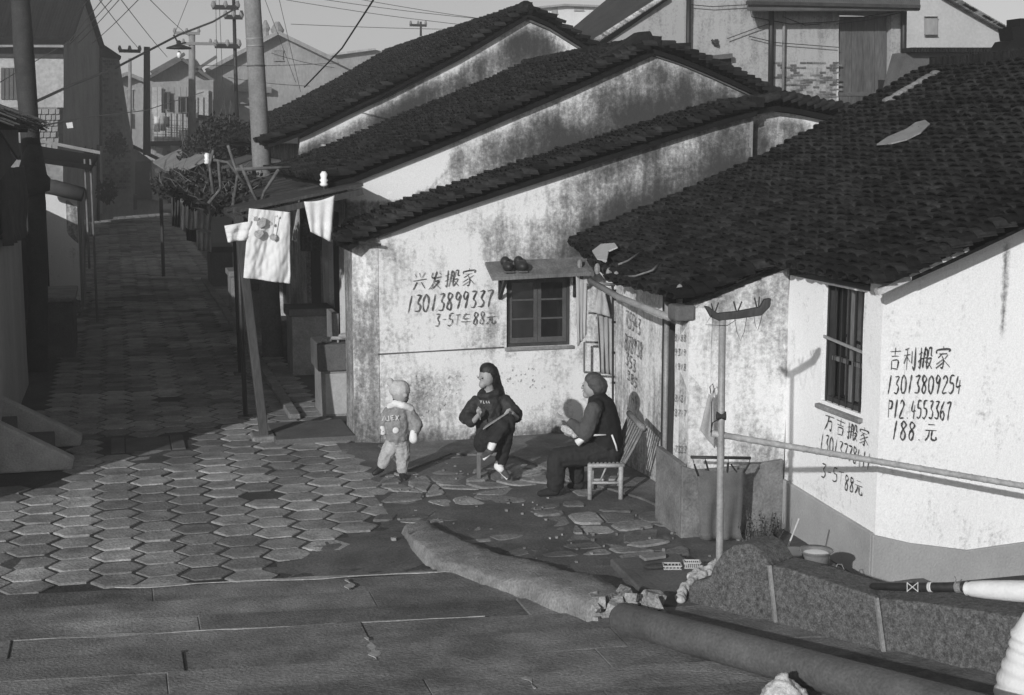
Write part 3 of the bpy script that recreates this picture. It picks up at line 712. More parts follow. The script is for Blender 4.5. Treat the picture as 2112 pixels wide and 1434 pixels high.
# window
a, b, c, d = WA
win = MB(); fy = YA + 0.07
for q in ((a, a + .03, c, d), (b - .03, b, c, d), (a + .03, b - .03, c, c + .03), (a + .03, b - .03, d - .03, d)): win.box(q[0], q[1], fy - .04, fy + .03, q[2], q[3])
W = win.build("window", WOODD, hA, bevel=0.003)
mid = (a + b) / 2
for l, r_ in ((a + .032, mid - .002), (mid + .002, b - .032)):
    s = MB(); z0, z1 = c + .032, d - .032
    for q in ((l, l + .038, z0, z1), (r_ - .038, r_, z0, z1), (l + .038, r_ - .038, z0, z0 + .055), (l + .038, r_ - .038, z1 - .04, z1)): s.box(q[0], q[1], fy - .02, fy + .01, q[2], q[3])
    for t in (0.36, 0.68): zz = z0 + .03 + (z1 - z0 - .05) * t; s.box(l + .038, r_ - .038, fy - .016, fy + .006, zz - .009, zz + .009)
    s.build("sash", mat("window_paint", 0.065, 0.3, 8, 60, 0.3, 0.6), W)
    for t0, t1 in ((0.0, .36), (.36, .68), (.68, 1)):
        p = MB(); p.box(l + .036, r_ - .036, fy - .004, fy + .001, z0 + .03 + (z1 - z0 - .05) * t0, z0 + .03 + (z1 - z0 - .05) * t1); p.build("pane", GLASS, W)
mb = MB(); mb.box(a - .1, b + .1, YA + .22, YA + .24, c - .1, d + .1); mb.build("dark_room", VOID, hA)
mb = MB(); mb.box(a - .02, b + .03, YA - .03, YA + .02, c - .035, c - .002); mb.build("sill", CONC, hA, bevel=.006)
cn = MB(); cn.prism([(3.55, YA - .28, 1.665), (4.58, YA - .28, 1.69), (4.58, YA + .01, 1.83), (3.55, YA + .01, 1.80)], (0, 0, -.035)); CN = cn.build("window_canopy", WOODM, hA, bevel=.004)
mb = MB(); mb.prism([(4.58, YA - .28, 1.69), (4.58, YA - .28, 1.65), (4.58, YA, 1.70), (4.58, YA, 1.83)], (.03, 0, 0)); mb.build("canopy_cheek", WOODM, CN)
for x in (3.70, 4.49):
    mb = MB(); mb.bar((x, YA - .25, 1.645), (x, YA - .01, 1.42), .03, .02); mb.bar((x, YA - .012, 1.68), (x, YA - .012, 1.42), .03, .02); mb.build("bracket", BLACK, CN)
for k, x in enumerate((3.74, 3.88)):
    t = thing("shoe", ["dark rounded shoe drying on the window canopy, the left of the pair", "dark rounded shoe drying on the window canopy, the right and wider of the pair"][k], "shoe", (x, YA - .17, 1.715), "shoes drying on the window canopy")
    mb = MB(); mb.ball((x, YA - .18, 1.76), .055 + .012 * k, (1, 1.6, .95), 14, 9); mb.ball((x, YA - .07, 1.80), .05, (1, 1.2, 1.1), 12, 8); mb.build("upper", BLACK, t, smooth=True)
    mb = MB(); mb.box(x - .05, x + .05, YA - .26, YA - .03, 1.70, 1.72); mb.build("sole", CONCD, t, bevel=.01)
# writing on wall A
gA = lambda x, y: gY(x, y, YA - .012)
mb = MB(); write(mb, "兴发搬家", gA, (850, 600), (985, 588), 36, .014, seed=3)
write(mb, "13013899337", gA, (838, 646), (1018, 633), 36, .017, seed=4)
write(mb, "3-5T车88元", gA, (896, 674), (1026, 668), 26, .013, seed=5)
mb.v = mb.v; mb.build("brush_writing", mat("worn_black_paint", 0.09, 0.8, 14, 60, 0, .9), hA, label="hand painted phone number and characters")
mb = MB(); rr = random.Random(9)
for cx, cy, w_, h_, n in ((915, 795, 60, 20, 40), (1065, 775, 40, 14, 26), (880, 812, 50, 26, 30), (1075, 800, 50, 14, 20), (870, 855, 40, 12, 16)):
    for k in range(n):
        x, y = cx + rr.uniform(-w_, w_), cy + rr.uniform(-h_, h_)
        p = gA(x, y); l = rr.uniform(.008, .03); an = rr.uniform(-1, 1.5)
        mb.v += [p, p + Vector((.006, 0, .001)), p + Vector((l * math.cos(an) + .005, 0, l * math.sin(an))), p + Vector((l * math.cos(an), 0, l * math.sin(an) + .004))]; q = len(mb.v); mb.f.append((q - 4, q - 3, q - 2, q - 1))
mb.build("faded_stencil_marks", PAINTF, hA, kind="stuff")

# ================================================================ HOUSE B
pB = prof(lambda a, b: gY(a, b, YB), [(716, 378), (800, 344), (900, 305), (1000, 262), (1180, 186), (1270, 146), (1345, 112), (1400, 130), (1470, 160), (1535, 190), (1600, 222)])
hB = thing("gabled_house", "mould-blackened gabled house rising behind the writing-covered wall", "house", (4.5, 15, 0))
def dirtB(u, z):
    t = lp(pB, u) - z
    d_ = 0.52 + .45 * noise.noise(Vector((u * 1.5, z * 2.2, 2))) - 0.30 * (1 - sm(.03, .2, t)) + .38 * (1 - sm(.05, .42, z - (lp(pA, u) + .2))) * sm(3.2, 4.2, u) + 0.18 * sm(.45, .9, t) * (1 - sm(4.6, 5.6, u)) + .12 * sm(4.6, 5.6, u)
    e_ = ((u - 2.78) / .62) ** 2 + ((z - (lp(pB, u) - .12)) / .30) ** 2
    d_ = d_ * sm(.7, 1.1, e_) - 0.3 * (1 - sm(.7, 1.1, e_)) if u < 3.5 else d_
    if z < 2.4 and u < 3.2: d_ = max(d_, .55)
    return d_ - 0.10 * math.exp(-((u - 4.3) / .8) ** 2)
wall("gable_wall", PL, hB, 'Y', YB, pB, 0.8, (), dirtB, step=0.08)
zB = [(2.0, 2.50)] + [(u, z) for u, z in pB if u <= 5.7]
roof2(hB, lambda x: lp(zB, x) + .075, 2.10, 1, YB - 0.09, YD - 0.02, 3.52, .405, nparts=200, seed=12, expo=0.09)
roof2(hB, lambda x: lp(pB, x) + .075, 7.2, -1, YB - 0.09, YD - 0.02, 1.58, .40, nparts=0, seed=13, expo=0.09)
ridge(hB, 5.62, YB - .1, YD, 4.04, .07, 7)
mb = MB(); mb.prism([gY(a, b, YB - .08) for a, b in ((1240, 118), (1275, 96), (1300, 78), (1318, 66), (1342, 64), (1348, 76), (1346, 100), (1350, 112), (1330, 108))], (0, .16, 0)); mb.build("ridge_end", TILE, hB, tv=1.0, bevel=.01)
mb = MB(); strip(mb, pB, YB - .002, .02, .04); mb.build("verge_strip", CONCD, hB)
# street side of B (and D): pillars, doors
XF = 2.72
def street_side(u, z): return 0.05 + .2 * (1 - sm(0, .8, z))
wall("street_wall", PLW, hB, 'X', XF, [(YB, 2.48), (YD, 2.48)], -.05, [(14.75, 15.75, -.05, 2.2), (18.0, 18.9, -.05, 2.1)], street_side, step=.15)
for ya_, yb_, zt_ in ((14.75, 15.75, 2.2), (18.0, 18.9, 2.1)): mb = MB(); mb.box(XF + .06, XF + .09, ya_, yb_, 0, zt_); mb.build("door", WOODD, hB)
for y in (14.75, 15.08, 15.42):
    mb = MB(); mb.box(XF - .0, XF + .055, y + .02, y + .31, .02, 2.18); mb.build("door_leaf", WOODD, hB, bevel=.01)

# ================================================================ HOUSE D
pD = prof(lambda a, b: gY(a, b, YD), [(618, 282), (720, 232), (800, 196), (950, 118), (1083, 38), (1130, 58), (1205, 105), (1280, 150)])
hD = thing("long_house", "long house with a gable whose plaster is black under a white fringe", "house", (4.5, 20, 0))
def dirtD(u, z):
    t = lp(pD, u) - z
    return .68 - .66 * (1 - sm(.03, .26, t)) + .45 * noise.noise(Vector((u * 1.5, z, 4))) - .12 * sm(5.4, 6.2, u)
wall("gable_wall", PL, hD, 'Y', YD, pD, 1.5, (), dirtD, step=0.1)
zD = [(1.9, 2.86)] + [(u, z) for u, z in pD if u <= 5.7]
roof2(hD, lambda x: lp(zD, x) + .085, 2.0, 1, YD - .12, 30.2, 3.62, .49, nparts=60, seed=22, expo=.11, pitch=.16)
roof2(hD, lambda x: lp(pD, x) + .085, 7.1, -1, YD - .12, 30.2, 1.48, .55, nparts=0, seed=23, expo=.14, pitch=.22)
ridge(hD, 5.62, YD - .1, 30.2, pD[4][1] + .1, .10, 8)
mb = MB(); mb.lathe((5.62, YD, pD[4][1] + .08), [(.10, 0), (.12, .07), (.09, .13), (.03, .16)], 12); mb.build("ridge_end", TILE, hD, tv=1.0, bevel=.01)
mb = MB(); strip(mb, pD, YD - .002, .03, .05); mb.build("verge_strip", CONCD, hD)
wall("street_wall", PL, hD, 'X', XF, [(YD, 2.95), (30, 2.95)], -.05, [(19.7, 21.2, -.05, 2.1), (24, 25, -.05, 2.1)], lambda u, z: .3, step=.25)
for ya_, yb_ in ((19.7, 21.2), (24, 25)): mb = MB(); mb.box(XF + .06, XF + .09, ya_, yb_, 0, 2.1); mb.build("door", WOODD, hD)

# ================================================================ HOUSE C
hC = thing("tiled_house", "whitewashed house under a broad dark tiled roof with a barred window", "house", (6, 10, 0))
Y1, XC1, XC2, Y3, X0 = 9.84, 4.12, 4.93, 8.45, 4.5
def zroofC(x): t = (x - 4.0) / 4.5; return 1.80 + .43 * (x - 4.0) - .12 * math.sin(math.pi * min(1, max(0, t)))
def eaveC(y): return 4.74 if y < 9.72 else (4.02 if y < 11.3 else 4.08 + (y - 11.3) * .16)
roof(hC, 4.0, 1.80, 1, 8.22, 13.72, 4.5, .43, keep=lambda x, y: x > eaveC(y), nparts=300, seed=31, expo=.088, sag=.12, pitch=.155, deckt=.025)
ridge(hC, 8.5, 8.2, 13.7, 3.75, .12, 5)
def under(u): return zroofC(u) - .085
cleanC_ = lambda u, z: -0.02 + .14 * (1 - sm(.02, .3, zroofC(u) - z))
wall("front_wall", PL, hC, 'Y', Y1, [(XC1 + k * (XC2 - XC1) / 8, under(XC1 + k * (XC2 - XC1) / 8)) for k in range(9)], -.1, (), lambda u, z: 0.26 + .16 * noise.noise(Vector((u * 3, z * 2, 1))) + .12 * (1 - sm(XC1, XC1 + .15, u)), step=.06)
wall("side_strip", PL, hC, 'X', XC1, [(Y1, under(XC1)), (10.12, under(XC1))], -.1, (), lambda u, z: .12, step=.06)
WC = (8.70, 9.28, 1.12, 1.97)
wall("window_wall", PLW, hC, 'X', XC2, [(Y3, 1.985), (Y1, 1.985)], -.3, [WC], lambda u, z: -.06 + .1 * noise.noise(Vector((u * 2, z * 2, 8))) + .12 * (1 - sm(.4, .6, z)), step=.07)
wall("end_wall", PLW, hC, 'Y', Y3, [(XC2 + k * .4, under(XC2 + k * .4)) for k in range(10)], -.3, (), lambda u, z: -.09 + .12 * noise.noise(Vector((u * 1.2, z * 1.5, 8))) + .5 * math.exp(-((u - 5.86) / .02) ** 2) * sm(1.6, 1.75, z) * (1 - sm(2.2, 2.35, z)) + .12 * math.exp(-((u - 5.84) / .05) ** 2) + .12 * (1 - sm(.0, .25, z - .25)), step=.04)
wall("entrance_wall", PL, hC, 'X', X0, [(11.2, 1.83), (12.35, 1.83)], -.05, (), lambda u, z: .16 + .25 * (1 - sm(0, .5, z)), step=.07)
wall("alcove_end", PL, hC, 'Y', 12.35, [(X0 + .0, 1.84), (5.3, 2.1)], -.05, (), lambda u, z: .3, step=.1)
wall("alcove_wall", PL, hC, 'X', 5.25, [(12.4, 2.0), (13.75, 2.0)], -.05, (), lambda u, z: .2, step=.15)
# dados
def dado(pts, off, name, m=KERB):
    mb = MB(); mb.prism(pts, off); return mb.build(name, m, hC, bevel=.006)
dado([(4.06, 9.79, -.1), (4.9, 9.79, -.1), (4.9, 9.79, .56), (4.55, 9.79, .53), (4.18, 9.79, .52), (4.06, 9.79, .56)], (0, .045, 0), "dado", mat("stained_cement", .15, .35, 6, 60, .6, .9))
dado([(4.063, 9.837, -.1), (4.063, 10.35, -.1), (4.063, 10.35, .60), (4.063, 9.837, .56)], (.05, 0, 0), "dado", MT["stained_cement"])
dado([(XC2 - .03, Y3 - .0, -.3), (XC2 - .03, Y1, -.3), (XC2 - .03, Y1, .40), (XC2 - .03, Y3, .335)], (.035, 0, 0), "dado", mat("pale_cement", .3, .12, 3, 60, .4, .9))
dado([(XC2 - .03, Y3 - .032, -.3), (8.6, Y3 - .032, -.3), (8.6, Y3 - .032, .2), (6.15, Y3 - .032, .19), (5.65, Y3 - .032, .165), (5.2, Y3 - .032, .25), (XC2 - .03, Y3 - .032, .335)], (0, .03, 0), "dado", MT["pale_cement"])
# doorway between strip and entrance wall
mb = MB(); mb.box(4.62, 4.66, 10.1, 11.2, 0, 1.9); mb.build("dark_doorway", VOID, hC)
mb = MB(); mb.box(4.44, 4.53, 11.12, 11.21, 0, 1.74); mb.build("door_post", WOODD, hC, bevel=.006)
mb = MB(); mb.tube([(4.30, 10.75, .0), (4.30, 10.75, 1.70)], .022, 12); mb.build("pale_pipe", METAL, hC, smooth=True)
mb = MB(); mb.tube([(4.06, 12.0, 1.76), (4.04, 11.2, 1.70), (4.02, 10.0, 1.67)], .028, 10); mb.build("gutter", METAL, hC, smooth=True)
mb = MB(); mb.box(4.0, 4.16, 9.82, 10.0, 1.66, 1.78); mb.build("eave_block", CONCD, hC, bevel=.02)
mb = MB(); mb.bar((4.76, Y3 - .2, 2.02), (5.42, Y3 - .2, 2.285), .045, .04); mb.build("verge_board", WOODL, hC)
# barred window
ya, yb, za, zb = WC
mb = MB()
for q in ((ya, ya + .035, za, zb), (yb - .035, yb, za, zb), (ya + .035, yb - .035, za, za + .035)): mb.box(XC2 + .03, XC2 + .09, q[0], q[1], q[2], q[3])
BW_ = mb.build("barred_window", WOODD, hC)
for k in range(6):
    y = ya + .05 + k * (yb - ya - .1) / 5; mb = MB(); mb.tube([(XC2 + .015, y, za), (XC2 + .015, y, zb)], .0055, 6); mb.build("bar", BLACK, BW_)
mb = MB(); mb.bar((XC2 + .008, ya - .02, za + .43), (XC2 + .008, yb, za + .47), .012, .02); mb.build("cross_bar", METAL, BW_)
mb = MB(); mb.box(XC2 + .075, XC2 + .08, ya, (ya + yb) / 2 - .04, za, zb); mb.box(XC2 + .10, XC2 + .105, (ya + yb) / 2, yb, za, zb); mb.build("pane", GLASS, BW_)
mb = MB(); mb.box(XC2 + .06, XC2 + .09, (ya + yb) / 2 - .03, (ya + yb) / 2 + .01, za, zb); mb.box(XC2 + .06, XC2 + .09, ya, yb, za + .3, za + .33); mb.build("sash", WOODM, BW_)
mb = MB(); mb.prism([(XC2 - .035, ya - .03, za - .03), (XC2 - .035, yb + .03, za - .03), (XC2 + .05, yb + .03, za - .02), (XC2 + .05, ya - .03, za - .02)], (0, 0, -.03)); mb.build("sill", CONC, hC, bevel=.005)
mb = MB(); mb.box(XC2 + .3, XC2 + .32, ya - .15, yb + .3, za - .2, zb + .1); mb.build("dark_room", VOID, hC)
# brush writing
g3 = lambda x, y: gY(x, y, Y3 - .012); g2 = lambda x, y: gX(x, y, XC2 - .012)
mb = MB()
write(mb, "吉利搬家", g3, (1832, 764), (1965, 760), 46, .013, seed=11, widths=[1, 1.05, 1.1, 1.3])
write(mb, "13013809254", g3, (1828, 812), (1984, 812), 38, .013, seed=12)
write(mb, "P12.4553367", g3, (1830, 862), (1962, 866), 38, .013, seed=13)
write(mb, "188.元", g3, (1838, 905), (1936, 912), 38, .015, seed=14)
mb.build("brush_writing", PAINT, hC, label="black painted mover's advertisement ending in 188 yuan")
mb = MB()
write(mb, "万吉搬家", g2, (1700, 886), (1796, 924), 36, .014, nrm=(-1, 0, 0), seed=15)
write(mb, "13013778411", g2, (1692, 926), (1798, 972), 35, .013, nrm=(-1, 0, 0), seed=16)
write(mb, "3-5T", g2, (1694, 984), (1742, 1002), 30, .012, nrm=(-1, 0, 0), seed=17)
write(mb, "88元", g2, (1742, 1010), (1782, 1026), 32, .012, nrm=(-1, 0, 0), seed=18)
mb.build("brush_writing", PAINT, hC, label="smaller painted phone number under the barred window")
g0 = lambda x, y: gX(x, y, X0 - .012); gs = lambda x, y: gX(x, y, XC1 - .012)
mb = MB(); rr = random.Random(44)
for (x0_, x1_, y_, h_, n_) in ((1290, 1322, 690, 34, 5), (1288, 1326, 738, 34, 6), (1290, 1312, 768, 26, 3), (1294, 1314, 800, 20, 3), (1304, 1316, 850, 30, 2)):
    write(mb, "".join(rr.choice("发搬家吉万") if h_ > 40 else rr.choice("389754") for _ in range(n_)), g0, (x0_, y_ - 18), (x1_, y_ + 4), h_, .02, nrm=(-1, 0, 0), seed=int(y_))
mb.build("faded_writing", PAINTF, hC)
mb = MB()
for y_ in (670, 705, 735, 765, 830, 860, 935): write(mb, "".join(rr.choice("13879") for _ in range(4)), gs, (1392, y_ - 2), (1416, y_), 14, .01, nrm=(-1, 0, 0), seed=y_)
mb.build("faded_writing", PAINTF, hC)
# pale patch and mortar on the roof
def onroof(x, y, h=0.09): return Vector((x, y, zroofC(x) + h))
q0 = None
def roofpt(px, py, h=.13):
    lo, hi = 4.0, 8.5; r_ = ray(px, py)
    for _ in range(40):
        mid_ = (lo + hi) / 2; p = C0 + r_ * (mid_ / r_.x)
        if p.z > zroofC(mid_) + h: lo = mid_
        else: hi = mid_
    return C0 + r_ * (lo / r_.x)
mb = MB(); P_ = [roofpt(*p) for p in ((1808, 300), (1830, 285), (1870, 268), (1888, 255), (1908, 250), (1918, 258), (1900, 275), (1870, 290), (1838, 298))]
mb.prism([p + Vector((0, 0, 0)) for p in P_], (0, 0, .012)); mb.build("skylight_sheet", mat("dusty_glass", .2, .3, 8, 60, .2, .35, spec=.6), hC)
mb = MB(); rr = random.Random(6)
for k in range(26):
    t = k / 25; p = roofpt(1832 + 98 * t, 205 - 56 * t, .13); mb.ball(p + Vector((0, 0, -.01)), rr.uniform(.03, .055), (1.3, 1, .6), 7, 5)
mb.build("mortar_fillet", KERB, hC)

# ================================================================ PEOPLE
def HP(base):
    D = Vector(base).dot(AW)
    return lambda px, py, dv=0.0: C0 + ray(px, py) * ((D + dv) / ray(px, py).dot(AW))
def face(parent, h, c, r, look, down=0.0, skin=SKIN, tone=HAIRD):
    """eyes, brows and mouth on a head centred at c; look = horizontal unit vector"""
    f = (look + Vector((0, 0, -down))).normalized(); s = f.cross(Vector((0, 0, 1))).normalized(); u = s.cross(f)
    for k in (-1, 1):
        p = c + f * r * .90 + s * k * r * .36 + u * r * .10; mb = MB(); mb.ball(p, r * .10, (1, 1, .7), 8, 6); mb.build("eye", BLACK, parent)
        mb = MB(); q = c + f * r * .93 + s * k * r * .36 + u * r * .27; mb.tube([q - s * r * .16, q + u * r * .03, q + s * r * .16], r * .028, 5); mb.build("brow", tone, parent)
    q = c + f * r * .95 - u * r * .50; mb = MB(); mb.tube([q - s * r * .2, q + f * r * .03, q + s * r * .2], r * .045, 6); mb.build("mouth", mat("lips", .14, .05), parent)
# ---- toddler
tb = Vector((2.39, 12.30, 0)); h = HP(tb)
T = thing("person", "toddler in a bobble hat and padded jacket seen from behind, standing on the paving", "person", tuple(tb))
look = (RT * 0.75 + AW * 0.6).normalized()
hc = h(826, 813)
soft("body", SKIN, T, [[(h(822, 895), .07), (h(823, 850), .075), (h(825, 830), .035), (hc, .07)],
    [(h(850, 858, -.02), .03), (h(862, 880, -.04), .025), (h(853, 898, -.06), .020), (h(851, 903, -.07), .018)], [(h(798, 858), .03), (h(788, 880, -.03), .025), (h(789, 896, -.05), .018)],
    [(h(812, 905), .055), (h(795, 938, -.02), .04), (h(788, 962, -.04), .03)], [(h(830, 905), .055), (h(832, 940), .04), (h(830, 976, .0), .03)]],
    [(hc, .083, (.95, 1, 1.1)), (hc + look * .08 + Vector((0, 0, -.01)), .016), (hc + look.cross(Vector((0, 0, 1))) * .08, .02)], .008)
face(T, None, hc, .083, look)
soft("jacket", mat("padded_jacket", .19, .25, 12, 60, .5, .8), T, [[(h(820, 902), .105), (h(820, 880), .118), (h(822, 860), .105), (h(824, 846), .075)],
    [(h(846, 853), .055), (h(860, 876, -.03), .055), (h(856, 892, -.05), .042)], [(h(800, 853), .055), (h(789, 874, -.02), .052), (h(789, 890, -.04), .04)]], voxel=.008)
soft("collar", WCLOTH, T, [[(h(803, 838), .028), (h(815, 832, -.05), .032), (h(832, 836, -.06), .034), (h(848, 843, -.02), .03), (h(846, 840, .05), .03), (h(825, 834, .07), .03), (h(803, 838), .028)]], voxel=.007)
soft("trousers", mat("pale_trousers", .33, .2, 14, 60, .5, .9), T, [[(h(820, 905), .10), (h(809, 918), .075), (h(797, 938, -.02), .065), (h(789, 958, -.04), .05)], [(h(820, 905), .10), (h(829, 920), .075), (h(831, 942), .064), (h(830, 968), .052)]], voxel=.008)
for p, q in ((h(787, 966, -.04), h(777, 973, -.07)), (h(830, 978, 0), h(833, 986, -.06))):
    soft("shoe", BLACK, T, [[(p, .034), (q, .030), (q + (q - p) * .5, .024)]], voxel=.006)
soft("hat", mat("knitted_hat", .42, .15, 30, 120, .6, .95), T, [[(hc + Vector((0, 0, .04)), .09), (h(820, 802), .082), (h(814, 798), .05)]], voxel=.008)
soft('bobble', MT['knitted_hat'], T, [[(h(804, 787), .036), (h(806, 790), .036)]], voxel=.007, it=1)
soft('hair', HAIRD, T, [[(hc + look * .03 - Vector((0, 0, .045)), .05), (hc - look * .02 - Vector((0, 0, .055)), .055)]], voxel=.008)
soft("mitten", WCLOTH, T, [[(h(853, 893, -.06), .035), (h(853, 906, -.07), .042)]], voxel=.007)
soft("cuff", WCLOTH, T, [[(h(788, 882, -.05), .028), (h(790, 892, -.05), .03)]], voxel=.007)
mb = MB()
for st in ([(788, 868), (793, 857), (797, 868)], [(801, 858), (802, 868), (798, 867)], [(811, 857), (806, 858), (807, 867), (812, 866)], [(807, 862), (811, 862)], [(816, 857), (822, 867)], [(822, 857), (816, 867)]):
    mb.tube([h(a, b, -.125) for a, b in st], .004, 4)
mb.build("jacket_lettering", WCLOTH, T)
mb = MB(); mb.ball(h(816, 888, -.118), .028, (1, .25, 1)); mb.build("jacket_badge", WCLOTH, T)
# ---- seated woman
wb = Vector((3.22, 12.15, 0)); h = HP(wb)
Wm = thing("person", "woman in a dark jacket sitting cross-legged on a low stool before the white wall", "person", tuple(wb))
look = (-RT * .75 - AW * .62).normalized(); hc = h(1004, 776, -.04)
soft("body", SKIN, Wm, [[(h(1012, 908), .12), (h(1012, 860, -.02), .10), (h(1012, 825), .10), (h(1010, 808), .045), (hc, .06)],
    [(h(983, 832), .045), (h(958, 866, -.08), .036), (h(978, 868, -.2), .026), (h(988, 855, -.26), .022)],
    [(h(1044, 830), .045), (h(1068, 860, -.08), .036), (h(1064, 862, -.25), .026), (h(1056, 852, -.32), .022)],
    [(h(1022, 905, -.02), .08), (h(1048, 868, -.36), .055), (h(1034, 958, -.26), .034)], [(h(1002, 905, -.04), .08), (h(1036, 878, -.40), .055), (h(1012, 922, -.47), .034)],
    *[[(h(988, 855, -.26), .014), (h(986 + k, 847 - k * .4, -.285), .0085), (h(990 + k, 842 + k, -.27), .007)] for k in (-3, -1, 1, 3)],
    *[[(h(1056, 852, -.32), .014), (h(1050 - k, 846 + k * 1.2, -.36), .0085), (h(1044 - k, 848 + k * 1.5, -.365), .007)] for k in (-2, 0, 2, 4)],
    [(h(988, 857, -.26), .012), (h(993, 850, -.28), .009)]],
    [(hc, .083, (.85, .95, 1.16)), (hc + look * .082 + Vector((0, 0, -.012)), .014), (hc + look * .05 + Vector((0, 0, -.07)), .035), (hc + look.cross(Vector((0, 0, 1))) * .07, .02)], .007)
face(Wm, None, hc, .083, look, .25)
soft("hair", HAIRD, Wm, [[(hc - look * .025 + Vector((0, 0, .03)), .088), (hc - look * .05 - Vector((0, 0, .01)), .082), (h(1024, 797, .02), .055), (h(1032, 812, .03), .045), (h(1036, 824, .02), .03)]], [(hc - look * .012 + Vector((0, 0, .045)), .078)], .008)
soft("jacket", mat("dark_jacket", .022, .4, 8, 60, .3, .7), Wm, [[(h(1010, 900), .135), (h(1010, 870, -.02), .13), (h(1012, 835, -.01), .125), (h(1012, 820), .08)],
    [(h(982, 832), .07), (h(962, 860, -.07), .068), (h(972, 870, -.17), .052)], [(h(1042, 830), .07), (h(1064, 856, -.07), .065), (h(1064, 862, -.19), .05)],
    [(h(990, 815, -.05), .034), (h(1004, 817, -.10), .03), (h(1024, 812, -.05), .04), (h(1028, 805, .05), .055), (h(1004, 805, .05), .05), (h(990, 815, -.05), .034)]], voxel=.009)
soft("trousers", BCLOTH, Wm, [[(h(1010, 912), .13), (h(1026, 900, -.1), .1), (h(1048, 870, -.36), .07), (h(1042, 915, -.30), .06), (h(1034, 950, -.26), .055)], [(h(1005, 912), .13), (h(1010, 900, -.15), .1), (h(1036, 880, -.42), .07), (h(1018, 906, -.46), .055)]], voxel=.009)
for p, q in ((h(1030, 962, -.26), h(1044, 980, -.32)), (h(1013, 928, -.47), h(1000, 940, -.50))):
    s = soft("shoe", mat("dark_trainer", .05, .5, 20, 60), Wm, [[(p, .036), (q, .03)]], [(q + (q - p) * .25, .026)], .006)
    n = (q - p).normalized(); mb = MB(); mb.tube([p + Vector((-.01, -.02, -.03)), q + n * .02 + Vector((-.005, -.02, -.018))], .012, 6); mb.build("shoe_sole", WCLOTH, Wm, smooth=True)
soft("sock", WCLOTH, Wm, [[(h(1018, 912, -.47), .036), (h(1013, 924, -.48), .034)]], voxel=.007); soft("sock", WCLOTH, Wm, [[(h(1033, 948, -.26), .036), (h(1027, 962, -.27), .038), (h(1033, 968, -.3), .034)]], voxel=.007)
mb = MB()
for st in ([(990, 826), (992, 832), (994, 826)], [(997, 827), (997, 832), (1000, 832)], [(1003, 827), (1003, 832)], [(1006, 832), (1008, 827), (1010, 832)]): mb.tube([h(a, b, -.15) for a, b in st], .003, 4)
mb.build("jacket_lettering", WCLOTH, Wm)
t = thing("magazine", "thin magazine lying open across the seated woman's knee", "magazine", tuple(h(1020, 868, -.45)))
mb = MB(); a, b, c, d = h(996, 886, -.38), h(1050, 850, -.40), h(1054, 846, -.25), h(1000, 880, -.22)
mb.prism([a, b, c, d], (0, 0, .006)); mb.build("pages", GCLOTH, t); mb = MB(); mb.prism([v - Vector((0, 0, .004)) for v in (a, b, c, d)], (0, 0, .003)); mb.build("cover", GCLOTH, t)
t = thing("knitting_needle", "short stick held upright in the seated woman's right hand", "stick", tuple(h(989, 862, -.28)))
mb = MB(); mb.tube([h(986, 842, -.28), h(991, 866, -.28)], .006, 6); mb.build("stick_shaft", WOODM, t)
st = thing("stool", "low wooden stool under the woman in the dark jacket", "stool", tuple(Vector((3.2, 12.2, 0))))
mb = MB(); mb.prism([h(984, 934, -.16), h(1040, 934, -.16), h(1040, 930, .16), h(984, 928, .16)], (0, 0, -.03)); mb.build("seat", WOODM, st, bevel=.005)
for px, dv in ((987, -.15), (1037, -.15), (1037, .14), (988, .14)):
    p = h(px, 938, dv); mb = MB(); mb.bar(p, Vector((p.x, p.y, 0.01)), .03, .03); mb.build("leg", WOODM, st)
# ---- old woman in the chair
ob = Vector((3.62, 11.30, 0)); h = HP(ob)
O = thing("person", "grey-haired woman in a black sleeveless vest sitting sideways in the bamboo chair", "person", tuple(ob))
look = (-RT * .97 + AW * .2).normalized(); hc = h(1222, 797, .0); VEST = mat("black_vest", .009, .4, 8, 60, .3, .9)
fing = []
w1 = h(1168, 865, -.15)
for k in range(4):
    fing.append([(w1, .014), (h(1160 - k * 1.0, 861 - 2.5 * k + 5, -.17 + .012 * k), .0095), (h(1151 - k * .6, 858 - 3.6 * k + 6, -.17 + .014 * k), .008), (h(1146 + k, 855 - 4 * k + 8, -.165 + .015 * k), .0065)])
fing.append([(w1, .013), (h(1166, 858, -.14), .010), (h(1161, 853, -.14), .008)])
soft("body", SKIN, O, [[(h(1246, 925), .13), (h(1242, 880), .11), (h(1236, 840), .10), (h(1226, 815), .048), (hc, .06)],
    [(h(1222, 845, -.13), .045), (h(1212, 892, -.15), .038), (h(1178, 870, -.15), .026), (w1, .022)], [(h(1228, 845, .13), .045), (h(1205, 892, .14), .036), (h(1176, 896, .10), .026), (h(1168, 893, .08), .024)],
    [(h(1248, 920, -.04), .07), (h(1200, 940, -.08), .06), (h(1148, 945, -.1), .055), (h(1142, 1004, -.10), .035)], [(h(1245, 925, .08), .07), (h(1185, 938, .14), .055), (h(1192, 992, .12), .035)]] + fing,
    [(hc, .085, (.95, .88, 1.14)), (hc + look * .086 + Vector((0, 0, -.015)), .015), (hc + look * .05 + Vector((0, 0, -.07)), .034), (hc + look.cross(Vector((0, 0, 1))) * .076 + look * -.01, .02)], .007)
face(O, None, hc, .085, look, tone=HAIRG)
soft("hair", HAIRG, O, [[(hc - look * .022 + Vector((0, 0, .03)), .09), (hc - look * .05 + Vector((0, 0, 0)), .085), (hc - look * .065 - Vector((0, 0, .035)), .05)]], [(hc - look * .008 + Vector((0, 0, .045)), .079)], .008)
soft("vest", VEST, O, [[(h(1250, 918), .145), (h(1248, 880, .0), .14), (h(1240, 845), .132), (h(1234, 825), .09), (h(1232, 818), .062)], [(h(1230, 840, -.12), .07), (h(1236, 842, .1), .07)]], voxel=.009)
